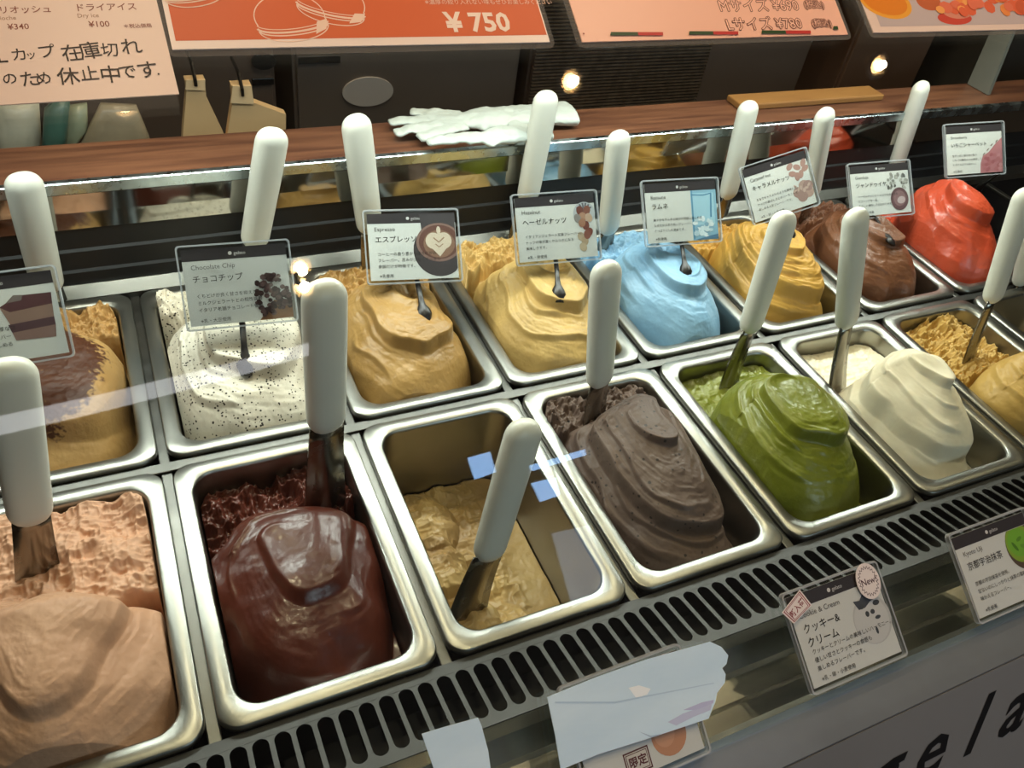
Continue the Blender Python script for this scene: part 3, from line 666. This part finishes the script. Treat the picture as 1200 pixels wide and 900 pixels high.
def pic_cocoa(P):
    for _ in range(30): P.ell(_r.uniform(.06, .262), _r.uniform(.0, .115), _r.uniform(.012, .024), _r.uniform(.008, .016), _r.choice(['#8d8c86', '#b4b2aa', '#6c6b68', '#a3a29a']), _r.random() * 3, 7)
    P.ell(.17, -.09, .085, .095, '#6f5356', 0, 26); P.ell(.17, -.085, .060, .066, '#8d6e70', 0, 22); P.ell(.185, -.10, .040, .030, '#c5b0b0', .2, 14)
def pic_berry(P):
    P.poly([(.05, -.2075), (.275, -.2075), (.275, .09), (.20, .03), (.14, -.03), (.08, -.06), (.055, -.12)], '#b97c80')
    for _ in range(26): P.ell(_r.uniform(.08, .26), _r.uniform(-.19, -.05), .020, .016, _r.choice(['#a96468', '#c48a8c', '#b37074']), _r.random(), 7)
    for x, y in ((.16, .02), (.21, .05), (.12, -.02), (.08, -.055)): P.line([(x, y), (x + .02, y + .02)], .008, '#7c6a60')
def pic_cookie(P):
    P.ell(.17, -.02, .115, .115, '#c3c1be', 0, 32); P.ell(.165, -.025, .105, .106, '#cfcdca', 0, 32)
    P.poly([(.09, .085), (.13, .08), (.16, .105), (.19, .088), (.245, .085), (.25, .07), (.19, .06), (.15, .04), (.11, .04)], '#4a4c52')
    for x, y, a, b in ((.222, .045, .022, .013), (.15, .01, .012, .014), (.185, .012, .014, .012), (.205, -.02, .018, .009), (.175, -.075, .008, .018), (.13, .05, .016, .012)): P.ell(x, y, a, b, '#44464a', 0, 9)
def pic_matcha(P):
    def cl(E): return [(min(.272, x), min(.143, y)) for x, y in E]
    P.poly(cl(ellipse(.19, .05, .12, .125, 0, 30)), '#5d4c40'); P.poly(cl(ellipse(.175, .065, .10, .10, 0, 30)), '#8aa83c'); P.poly(cl(ellipse(.17, .07, .08, .075, 0, 26)), '#79b03a')
    P.ell(.135, .055, .010, .030, '#4f7d28', .5); P.ell(.18, .085, .022, .010, '#5d8c30', .3); P.ell(.20, .04, .030, .012, '#6a9a36', -.4); P.ell(.255, -.06, .018, .04, '#4a3a30', .4)

mk = lambda *a, **k: (lambda P: card_print(P, *a, **k))
# pick tips: read from the photograph at the height of the gelato surface
C3 = [
 ((-.60, 2.14, .61), -4, 50, 3, 'flavour card with a picture of a cake slice at the far left', mk('Tiramisu', 'ティラミス', ['マスカルポーネの濃厚なコ', 'クとほろ苦いフレーバー', 'の組合せが味も楽しめる'], '※乳・卵使用', pic_cake), (28, 408)),
 ((.55, 2.245, .55), -5, 55, 0, 'flavour card reading Chocolate Chip with a heap of dark chips', mk('Chocolate Chip', 'チョコチップ', ['くちどけが良く甘さを抑えた', 'ミルクジェラートとの相性抜群', 'イタリア老舗チョコレート使用'], '※乳・大豆使用', pic_chips), (288, 428)),
 ((1.64, 2.45, .51), -13, 45, 2, 'flavour card reading Espresso with a latte art cup', mk('Espresso', 'エスプレッソ', ['コーヒーの香り豊かなほろにがの', 'フレーバー。苦みが少なくすっきり', '余韻だけが特徴です。'], '※乳使用', pic_latte), (497, 368)),
 ((2.61, 2.38, .56), -10, 52, 3, 'flavour card reading Hazelnut with a bowl of nuts', mk('Hazelnut', 'ヘーゼルナッツ', ['イタリアンジェラート定番フレーバー。', 'ナッツの味が濃くやみつきになる', '美味しさです。'], '※乳・卵使用', pic_nuts, ls=.0225), (655, 345)),
 ((3.62, 2.39, .55), -11, 50, 3, 'flavour card reading Ramune with a blue drinking glass', mk('Ramune', 'ラムネ', ['爽やかなラムネの味が不思議と楽しめる', 'なぜだか人気の高いフレーバー。', 'さっぱりとした風味です。'], '※乳使用', pic_glass, ls=.021), (804, 318)),
 ((4.69, 2.60, .52), -14, 52, 18, 'tilted flavour card reading Caramel nut with almonds', mk('Caramel nut', 'キャラメルナッツ', ['まるでキャラメルのような美味しさ。', 'ナッツの香ばしさとのハーモニーを', '楽しめる人気フレーバーです。'], '※乳・卵・小麦使用', pic_almond, jps=.042, ls=.0225), (926, 274)),
 ((5.77, 2.54, .41), -14, 48, 6, 'flavour card reading Gianduja with flowers and a round cup', mk('Gianduja', 'ジャンドゥイヤ', ['ヘーゼルナッツとショコラを合わせた', 'クラシックな一品。', 'やさしい美味しさが広がります。'], '※乳・卵使用', pic_cocoa, jps=.042, ls=.0225), (1043, 282)),
 ((6.90, 2.67, .61), -17, 51, 7, 'flavour card reading Strawberry with pink berries', mk('Strawberry', 'いちごシャーベット', ['甘ずっぱい苺の味が香り', 'いちごの果肉入りの美味しさ。', 'とろけるような味わい。'], '※乳使用', pic_berry, jps=.040, ls=.0225), (1146, 222)),
]
for col_, (c, yw, tl, rl, lb, fn, pp) in enumerate(C3):
    M = card_mtx(c, yw, tl, rl)
    base = on_gelato(*pp, col_)
    card(M, lb, fn, base)

def glass_mtx(x, s, rot=0., lift=.016):
    c = GP + np.array([x, 0, 0]) + GS * s + GN * lift; r = math.radians(rot)
    a = math.cos(r) * np.array([1., 0, 0]) + math.sin(r) * GS; b = -math.sin(r) * np.array([1., 0, 0]) + math.cos(r) * GS
    return frame_matrix(c, a, b, GN)
def glass_card(tl, lb, fn, rot=0., extra=None):
    p = on_glass(*tl, .016); r = math.radians(rot)
    x = p[0] + CW / 2 * math.cos(r) + CH / 2 * math.sin(r); s = p[1] + CW / 2 * math.sin(r) - CH / 2 * math.cos(r)
    o = card(glass_mtx(x, s, rot), lb, fn, None)
    if extra: extra(o)
    return o
def stickers(o):
    ctr = np.array([o.location.x / U, 0]); P0_ = np.array(o.location) / U - GP; ctr[1] = P0_ @ GS
    lc = lambda px, py: on_glass(px, py, .016) - ctr
    q = [lc(*p) for p in ((928, 731), (949, 709), (935, 691), (914, 718))]; c = np.mean(q, 0)
    V, F = prism([tuple(p) for p in q], .0128, .0150); part('sticker', V, F, mat('sticker_white', '#e0d4d0', .5), o)
    P = Print(); sh = lambda f: [tuple(c + (np.array(p) - c) * f) for p in q]
    P.poly(sh(.90), '#8a3038'); P.poly(sh(.83), '#e0d4d0'); P.poly(sh(.76), '#8a3038'); P.poly(sh(.71), '#e0d4d0')
    d = q[2] - q[3]; ln = float(np.linalg.norm(d)); u = d / ln; v = np.array([-u[1], u[0]]); sz = ln * .235; st = c - u * sz * 1.5 - v * sz * .40
    P.text('新入荷', st[0], st[1], sz, '#7c1f28', math.atan2(u[1], u[0]), bold=.02); P.build('sticker_print', o, .0152)
    cx, cy = lc(1015, 681); rx, ry = .072, .086
    star = [(cx + rx * (.86 if i % 2 else .70) * math.cos(math.pi * i / 22), cy + ry * (.86 if i % 2 else .70) * math.sin(math.pi * i / 22)) for i in range(44)]
    V, F = prism(ellipse(cx, cy, rx, ry, 0, 28), .0128, .0150); part('sticker', V, F, MATS['sticker_white'], o)
    P = Print(); P.poly(star, '#4a3038'); P.poly([(cx + (x - cx) * .92, cy + (y - cy) * .92) for x, y in star], '#e0d4d0')
    P.text('New!', cx - .047, cy - .015, .044, '#4a2a34', bold=.015); P.build('sticker_print', o, .0152)
glass_card((913, 697), 'flavour card reading Cookie & Cream with two stickers on the glass', mk('Cookie & Cream', ['クッキー&', 'クリーム'], ['クッキーとクリームの美味しいハーモニー。', '優しい甘さとクッキーの食感も', '楽しめるフレーバーです。'], '※乳・卵・小麦使用', pic_cookie, jps=.048, ly=.012, ls=.0255), 0, stickers)
glass_card((1108, 627), 'flavour card with a green matcha picture on the glass at the right edge', mk('Kyoto Uji', '京都宇治抹茶', ['京都の宇治抹茶を使用。', '甘ないのにしっかりと抹茶の風味を', '味わえるフレーバー。'], '※乳使用', pic_matcha))
def limited(P):
    P.rect(-.275, .275, .145, .2075, '#3b3638'); P.text('● gelato', -.035, .166, .026, '#d8d4d0')
    P.ell(.13, -.10, .085, .085, '#c98f6a', 0, 24); P.ell(.11, -.09, .05, .055, '#d49d7a', 0, 20)
    P.rect(-.10, .02, -.195, -.105, '#5c2a26'); P.rect(-.094, .014, -.189, -.111, '#d4ccc2'); P.rect(-.09, .010, -.185, -.115, '#5c2a26'); P.rect(-.087, .007, -.182, -.118, '#d4ccc2')
    P.text('限定', -.083, -.166, .044, '#5a1c1c', bold=.03); P.ell(.21, .19, .03, .02, '#e0d0d0')
glass_card((652, 806), 'flavour card with a limited edition stamp mostly under a pale blue sky reflection', limited)

# sky reflections on the glass, painted as solid pale blue sheets
def glass_sheet(px, label, lift, name='blue_reflection_sheet', marks=None):
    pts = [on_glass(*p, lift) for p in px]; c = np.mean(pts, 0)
    o = empty(name, mtx=glass_mtx(c[0], c[1], 0, lift)); tag(o, label, 'reflection')
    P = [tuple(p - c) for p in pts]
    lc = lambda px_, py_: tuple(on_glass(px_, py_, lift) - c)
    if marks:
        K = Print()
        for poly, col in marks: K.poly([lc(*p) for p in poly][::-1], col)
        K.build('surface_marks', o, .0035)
    part('sheet', *prism(P[::-1], -.002, .003), mat('blue_reflection', '#c6e0f4', .42, spec=.4, color2='#d6ecfc', vscale=10, bump=.25, bscale=14, stretch=(1, 3, 3)), o)
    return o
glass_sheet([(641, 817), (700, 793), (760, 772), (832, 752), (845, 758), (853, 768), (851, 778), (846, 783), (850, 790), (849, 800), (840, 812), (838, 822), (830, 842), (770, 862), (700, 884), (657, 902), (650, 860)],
            'pale blue sky reflection sheet with a ragged right edge over the limited card', .034,
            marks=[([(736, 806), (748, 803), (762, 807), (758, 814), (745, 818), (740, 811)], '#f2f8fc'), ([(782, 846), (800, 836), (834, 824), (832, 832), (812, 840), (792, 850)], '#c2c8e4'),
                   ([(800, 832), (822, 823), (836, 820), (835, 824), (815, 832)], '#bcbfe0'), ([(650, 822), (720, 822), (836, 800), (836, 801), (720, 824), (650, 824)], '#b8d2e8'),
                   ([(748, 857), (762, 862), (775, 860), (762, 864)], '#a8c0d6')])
glass_sheet([(494, 860), (520, 852), (560, 841), (564, 850), (572, 880), (578, 925), (520, 935)], 'small pale blue sky reflection strip at the bottom edge of the picture', .008)

# ------------------------------------------------------------------ posters on the upper glass
def poster(px_bl, px_br, h, label, base, fill, lift, name='price_poster', margin=.03, wmul=1.0):
    p = on_glass(*px_bl, lift); e = on_glass(*px_br, lift); w = float(np.linalg.norm(e - p)) * wmul; r = math.atan2(e[1] - p[1], e[0] - p[0])
    c = GP + np.array([p[0], 0, 0]) + GS * p[1] + GN * lift
    a = math.cos(r) * np.array([1., 0, 0]) + math.sin(r) * GS; b = -math.sin(r) * np.array([1., 0, 0]) + math.cos(r) * GS
    o = empty(name, mtx=frame_matrix(c, a, b, GN)); tag(o, label, 'poster', 'posters on the glass')
    part('sheet', *prism([(0, 0), (w, 0), (w, h), (0, h)], 0, .006), mat('poster_' + base[1:], base, .35, spec=.4, var=.02, vscale=4), o)
    if margin:
        part('laminate', *prism(rrect(w + 2 * margin, h + 2 * margin, .04, 4, w / 2, h / 2), -.004, -.001), clear_mat('laminate', '#e8e6e4', .10, '#c8c2bc', f0=.05), o)
    def loc(px, py):
        q = on_glass(px, py, lift) - p; return np.array([q[0] * math.cos(r) + q[1] * math.sin(r), -q[0] * math.sin(r) + q[1] * math.cos(r)])
    P = Print(); fill(P, w, h, loc); P.build('printed_face', o, .0065)
    return o
def put(P, loc, body, px, py, hpx, color, **k):
    """lettering whose baseline starts at a point of the sheet; hpx is the letter height seen in the photograph"""
    a = loc(px, py); b = loc(px, py - hpx); P.text(body, a[0], a[1], float(np.linalg.norm(b - a)) / (.74 if ord(body[0]) < 256 else .92), color, **k)
def fill_macaron(P, w, h, loc):
    a = loc(206, 49); b = loc(640, 41); P.rect(a[0], b[0], a[1], h - .05, '#d05c2a')
    k = '#ecc9b4'
    def mac(px, py, wpx, rot):
        cx, cy = loc(px, py); s = float(np.linalg.norm(loc(px + wpx, py) - loc(px, py)))
        c, sn = math.cos(rot), math.sin(rot); T = lambda x, y: (cx + s * (x * c - y * sn), cy + s * (x * sn + y * c))
        P.line([T(1.0 * math.cos(t), .10 + .75 * math.sin(t)) for t in np.linspace(-.25, math.pi + .25, 26)], .005, k)
        for yy, ww, t in ((-.06, 1.0, .004), (-.16, 1.02, .010), (-.26, .98, .006)): P.line([T(ww * math.cos(t_), yy + .24 * math.sin(t_)) for t_ in np.linspace(math.pi + .05, 2 * math.pi - .05, 22)], t, k)
        P.line([T(1.0 * math.cos(t), -.26 + .44 * math.sin(t)) for t in np.linspace(math.pi, 2 * math.pi, 22)], .005, k)
        P.poly([T(.55, -.55), T(.9, -.42), T(1.02, -.1), T(.7, -.16)], k)
    mac(341, 24, 41, .12); mac(388, 6, 38, -.25); mac(225, -12, 36, .2)
    put(P, loc, '¥ 750', 525, 38, 22, '#f0d8c8', bold=.03); put(P, loc, '※濃厚の絞り入れない味もぜひお楽しみください', 498, 6, 6, '#ecc4b0')
def fill_sizes(P, w, h, loc):
    for b, px, py in (('Mサイズ ¥690', 843, 14), ('Lサイズ ¥780', 852, 36), ('Sサイズ ¥600', 836, -9)):
        for txt, qx, qy, hp in ((b, px, py, 12), ('(税込)', px + 99, py - 4, 7)):
            for k in range(8):                                  # dark outline, pale inside
                put(P, loc, txt, qx + .8 * math.cos(k * math.pi / 4), qy + .8 * math.sin(k * math.pi / 4), hp, '#6a3a30')
            put(P, loc, txt, qx, qy, hp, '#f0baa2')
    for x0, x1, x2, y in ((714, 747, 776, 43), (806, 835, 864, 42), (891, 920, 949, 41), (975, 981, 986, 36)):
        dy = loc(x0, y - 4)[1] - loc(x0, y)[1]; a, m, e = (loc(q, y) for q in (x0, x1, x2))
        P.poly([(a[0], a[1]), (m[0], m[1]), (m[0] + .004, m[1] + dy), (a[0] + .012, a[1] + dy)], '#26401c')
        if x0 < 970: P.poly([(m[0], m[1]), (e[0], e[1]), (e[0] + .006, e[1] + dy), (m[0] + .004, m[1] + dy)], '#b8302c')
    a = loc(683, 41); P.ell(a[0], a[1], .005, .005, '#8a3030')
def fill_fruit(P, w, h, loc):
    a = loc(1031, 32); P.rect(a[0], w - .04, a[1], h - .04, '#b9a6a4')
    def E(px, py, rx, ry, col, rot=0., n=24):
        c = loc(px, py); sx = np.linalg.norm(loc(px + 1, py) - c); sy = np.linalg.norm(loc(px, py - 1) - c); P.ell(c[0], c[1], rx * sx, ry * sy, col, rot, n)
    E(1037, 3, 29, 18, '#e39a2c', -.15); E(1036, 2, 25, 15, '#d97a14', -.15)
    E(1087, 2, 14, 10, '#b8582c'); E(1118, 22, 20, 7, '#c23a28'); E(1121, 15, 17, 7, '#d08068')
    for _ in range(60): E(_r.uniform(1100, 1235), _r.uniform(-14, 16), _r.uniform(5, 9), _r.uniform(4, 7), _r.choice(['#e2823c', '#d65a34', '#e89a50', '#d9694a']), 0, 8)
    E(1215, 10, 26, 12, '#c4502c')
def fill_note(P, w, h, loc):
    k = '#8a4a38'
    for t, px, py, hp, c in (('ブリオッシュ', -14, 17, 9, k), ('Brioche', -8, 25, 5, '#b08870'), ('¥340', 10, 36, 7, k), ('ドライアイス', 88, 14, 9, k), ('Dry ice', 91, 22, 5, '#b08870'), ('¥100', 105, 33, 7, k), ('＊税込価格', 145, 34, 5, k)): put(P, loc, t, px, py, hp, c, bold=.008)
    rr = random.Random(5)
    for ch, px, py, hp in (('L', -3, 75, 16), ('カ', 14, 72, 15), ('ッ', 31, 70, 10), ('プ', 46, 69, 16), ('在', 74, 72, 19), ('庫', 95, 70, 20), ('切', 119, 66, 16), ('れ', 143, 64, 19),
                           ('の', 4, 100, 14), ('た', 25, 102, 18), ('め', 43, 100, 15), ('休', 68, 99, 20), ('止', 95, 95, 17), ('中', 118, 97, 20), ('で', 140, 93, 17), ('す', 162, 92, 20), ('.', 184, 89, 12)):
        put(P, loc, ch, px, py, hp, '#2a1a14', rot=rr.uniform(-.05, .10), bold=.004)
poster((0, 124), (210, 111), .85, 'pale pink price sheet with two handwritten black lines, far left', '#e6cbbb', fill_note, .045, margin=0)
poster((202, 59), (644, 50), .75, 'orange poster with white line drawn macarons and a price', '#ecd8cc', fill_macaron, .03)
poster((682, 50), (993, 41), .75, 'pink price poster listing two sizes with small green and red bars', '#ecb49c', fill_sizes, .02)
poster((1023, 39), (1200, 35), .75, 'poster with orange slices and red fruit at the top right', '#dcc0b2', fill_fruit, .02, wmul=1.45)

# ------------------------------------------------------------------ things on and behind the counter
def voxel(V, F, size, smooth=2):
    me = mesh('tmp', V, F); o = bpy.data.objects.new('tmp', me); COL.objects.link(o)
    md = o.modifiers.new('r', 'REMESH'); md.mode = 'VOXEL'; md.voxel_size = size * U
    sm = o.modifiers.new('s', 'SMOOTH'); sm.iterations = smooth; sm.factor = .5
    bpy.context.view_layer.update()
    r = bpy.data.meshes.new_from_object(o.evaluated_get(bpy.context.evaluated_depsgraph_get()))
    bpy.data.objects.remove(o); bpy.data.meshes.remove(me)
    r.polygons.foreach_set('use_smooth', [True] * len(r.polygons))
    return r
ZC = .716
def glove(wrist, tips, label, z0, wide=.15):
    """wrist and five finger tips as (px, py) on the counter"""
    w = on_z(*wrist, z0); T = [on_z(*t, z0) for t in tips]; cen = np.mean(T[:4], 0) * .52 + w * .48
    L = []
    for i, t in enumerate(T):
        k = cen + (np.array([t[0] - cen[0], t[1] - cen[1], 0])) * .35
        if i == 4: k = w * .45 + cen * .55
        mid = k * .5 + t * .5; up = np.array([0, 0, 1.])
        L.append(tube([k + up * .04, mid + up * .045, t * .9 + mid * .1 + up * .035, t + up * .03], [.070, .060, .056, .040], 10, True, .36))
    d = w - cen
    L.append(tube([cen - d * .35 + [0, 0, .04], cen + [0, 0, .045], cen + d * .6 + [0, 0, .04], w + [0, 0, .04]], [.07, wide, wide * .95, wide * 1.05], 12, True, .40))
    me = voxel(*join(*L), .011, 3)
    z = np.empty(len(me.vertices) * 3); me.vertices.foreach_get('co', z); z = z.reshape(-1, 3)
    q = z / U; z[:, 2] += U * .026 * (fbm(q[:, 0] * 14, q[:, 1] * 14 + z0 * 9, 3) - .5); z[:, 2] -= z[:, 2].min() - z0 * U
    c = np.array([w[0], w[1], z0]) * U; z -= c; me.vertices.foreach_set('co', z.ravel())
    o = ob('latex_glove', me, mat('latex', '#bcc4c0', .45, bump=.3, bscale=25, var=.03), None, c / U); return tag(o, label, 'glove', 'gloves on the counter')
glove((668, 142), [(455, 152), (462, 165), (490, 172), (480, 140), (560, 158)], 'white latex glove with its cuff at the right, on the brown counter', ZC + .002)
glove((640, 160), [(500, 174), (520, 170), (545, 172), (570, 176), (600, 150)], 'white latex glove lying in front on top of the other glove', ZC + .045, .11)
bd = on_z(848, 116, ZC); be = on_z(1018, 108, ZC)
tag(part('wooden_board', *box(bd[0], be[0], 3.47, 3.68, ZC + .001, ZC + .055, .012), mat('board_wood', '#8a5f35', .5, color2='#a0733f', vscale=6, stretch=(1, 8, 8))), 'light wooden board lying at the rear of the counter', 'board')

# refrigerators and panels along the back
def panel_px(x0, x1, yb, m, name, label, cat, y=5.3, zt=2.4, zb=-5.29, depth=1.2, extra=None):
    a = on_y(x0, yb, y); b = on_y(x1, yb, y)
    o = empty(name, ((a[0] + b[0]) / 2, y, zb)); tag(o, label, cat); hw = (b[0] - a[0]) / 2
    part('body', *box(-hw, hw, .04, depth, 0, zt - zb), m, o)
    part('door', *box(-hw + .03, hw - .03, 0, .039, .3, zt - zb - .03, .008), m, o)
    if extra: extra(o, hw, zb)
    return o
FR1 = mat('fridge_brown', '#75655b', .38, .3, var=.08, vscale=5); FR2 = mat('fridge_grey', '#867a72', .33, .5, var=.08, vscale=5)
def pt(px, py, y): return on_y(px, py, y)
def fr_extra(o, hw, zb):
    c = pt(308, 70, 5.3); cx = o.location.x / U
    V, F = prism(ellipse(0, 0, .10, .07, 0, 20), 0, .02); V = [(x + c[0] - cx, -.02 + .0 * z - z, y + c[2] - zb) for x, y, z in V]; part('dial', V, F, mat('dial_dark', '#1c1a1a', .3), o)
    c2 = pt(308, 95, 5.3); part('switch', *box(c2[0] - cx - .09, c2[0] - cx + .09, -.02, -.001, c2[2] - zb - .03, c2[2] - zb + .03, .006), MATS['dial_dark'], o)
panel_px(60, 326, 140, FR1, 'refrigerator', 'dark brown refrigerator with a round dial behind the paper bags', 'refrigerator', extra=fr_extra)
def fr2(o, hw, zb):
    cx = o.location.x / U; c = pt(431, 107, 5.3)
    V, F = prism(ellipse(0, 0, .235, .135, 0, 32), 0, .015); V = [(x + c[0] - cx, -.016 + z, y + c[2] - zb) for x, y, z in V]; p = part('grey_oval', V, F, mat('oval_grey', '#b8b2b0', .4), o)  # flat grey oval on the door
    c = pt(374, 70, 5.3)
    part('vent_slot', *box(c[0] - cx - .18, c[0] - cx + .18, -.012, -.001, c[2] - zb - .03, c[2] - zb + .03), MATS['dial_dark'], o)
panel_px(346, 602, 130, FR2, 'refrigerator', 'grey brown refrigerator with a grey oval behind the gloves', 'refrigerator', extra=fr2)
def mesh_extra(o, hw, zb):
    cx = o.location.x / U; top = pt(700, 40, 5.25)[2] - zb; bot = pt(700, 150, 5.25)[2] - zb - .2
    k = 0; z = bot; V = []; F = []
    while z < top + .3:
        v, f = box(-hw + .03, hw - .03, -.035, -.012, z, z + .016); n = len(V); V += v; F += [[i + n for i in q] for q in f]; z += .034
    w = part('reed_mesh', V, F, mat('mesh_metal', '#9a8775', .35, .7, var=.3, vscale=80), o); w['kind'] = 'stuff'
panel_px(615, 815, 120, mat('grille_back', '#4a3d35', .5), 'mesh_panel', 'dark metal mesh panel behind the brown counter', 'panel', extra=mesh_extra)
panel_px(818, 935, 100, FR1, 'cabinet', 'dark brown cabinet behind the wooden board', 'cabinet')
panel_px(985, 1075, 90, mat('cabinet_warm', '#654c3c', .5, var=.08), 'cabinet', 'warm brown cabinet beside the slanted grey panel', 'cabinet')
panel_px(1150, 1420, 80, mat('appliance_dark', '#4c4a45', .35, .4, var=.1), 'appliance', 'dark appliance at the far right behind the counter', 'appliance', y=4.9)
# slanted grey divider
a = on_y(1128, 140, 3.55); b = on_y(1105, 40, 4.4)
dv = empty('divider_panel', (a[0], 3.5, ZC)); tag(dv, 'pale grey slanted divider panel standing on the counter at the right', 'panel')
part('board', *extrude_x([(3.42 - 3.5, .004), (3.68 - 3.5, .004), (3.75 - 3.5, .9), (3.55 - 3.5, .9)], -.02, .02), mat('divider_grey', '#7d7e76', .35, .1), dv)

# paper bags hanging behind the counter
def paper_bag(P, label, y, fold):
    KR = mat('kraft_paper', '#d0ad80', .65, var=.06, vscale=8, bump=.1, bscale=20); pts = [on_y(*p, y) for p in P]; c = np.mean(pts, 0)
    o = empty('paper_bag', c); tag(o, label, 'bag', 'paper bags on hooks'); q = [(p[0] - c[0], p[2] - c[2]) for p in pts]
    n = len(q); V = [(x, -.03, z) for x, z in q] + [(x * 1.0, .05, z) for x, z in q]
    F = [(i, n + i, n + (i + 1) % n, (i + 1) % n) for i in range(n)] + [tuple(range(n)), tuple(range(n, 2 * n))[::-1]]
    part('bag_body', V, F, KR, o)
    f = [on_y(*p, y) for p in fold]; f = [(p[0] - c[0], p[2] - c[2]) for p in f]; n = len(f)
    V = [(x, -.055, z) for x, z in f] + [(x, -.031, z) for x, z in f]
    part('folded_tab', V, [(i, n + i, n + (i + 1) % n, (i + 1) % n) for i in range(n)] + [tuple(range(n)), tuple(range(n, 2 * n))[::-1]], mat('kraft_light', '#dcbd94', .65), o)
    m = np.mean(f, 0); V, F = tube([(m[0], -.07, m[1]), (m[0], -.07, m[1] + .05), (m[0], .02, m[1] + .12), (m[0], .3, m[1] + .12)], .012, 8); part('hook', V, F, mat('hook_wire', '#221d1a', .4, .6), o)
    return o
paper_bag([(212, 200), (214, 150), (218, 105), (216, 92), (239, 91), (241, 112), (262, 156), (275, 200)], 'kraft paper bag with pleated sides hanging behind the counter, left one', 4.2, [(216, 101), (217, 90), (239, 90), (239, 102)])
paper_bag([(262, 200), (266, 155), (272, 115), (270, 98), (293, 97), (296, 118), (334, 132), (334, 160), (336, 200)], 'kraft paper bag with a wide flap hanging behind the counter, right one', 4.2, [(269, 117), (271, 97), (293, 97), (296, 118)])
# plastic bags bundled at the far left
def soft_bag(P, label, color, y, rough=.3, depth=.14):
    pts = [on_y(*p, y) for p in P]; c = np.mean(pts, 0); L = []
    q = np.array([(p[0] - c[0], p[2] - c[2]) for p in pts]); rings = []
    for d, s in ((-.5, .55), (-.35, .85), (-.1, 1.0), (.2, 1.0), (.45, .8), (.5, .5)):
        rings.append([(x * s, d * depth, z * s) for x, z in q])
    o = part('plastic_bag', *loft(rings, True, True), mat('bag_' + color[1:], color, rough, var=.25, vscale=14, bump=.8, bscale=22), None, True)
    o.location = [v * U for v in c]; return tag(o, label, 'bag')
soft_bag([(48, 185), (52, 128), (68, 116), (82, 118), (78, 160), (72, 190)], 'dark green plastic bag hanging behind the counter', '#3d5a50', 4.1)
soft_bag([(70, 190), (80, 125), (102, 122), (103, 150), (84, 175)], 'pale green plastic sheet beside the dark green bag', '#8a8f78', 4.2)
soft_bag([(82, 190), (104, 150), (118, 122), (160, 124), (175, 160), (178, 192)], 'translucent grey plastic bag bundle below the price sheet', '#8a7d68', 4.15)
soft_bag([(0, 200), (-4, 120), (20, 122), (46, 120), (49, 168), (40, 190)], 'white cup sleeve bundle at the far left behind the counter', '#a8a494', 4.2)
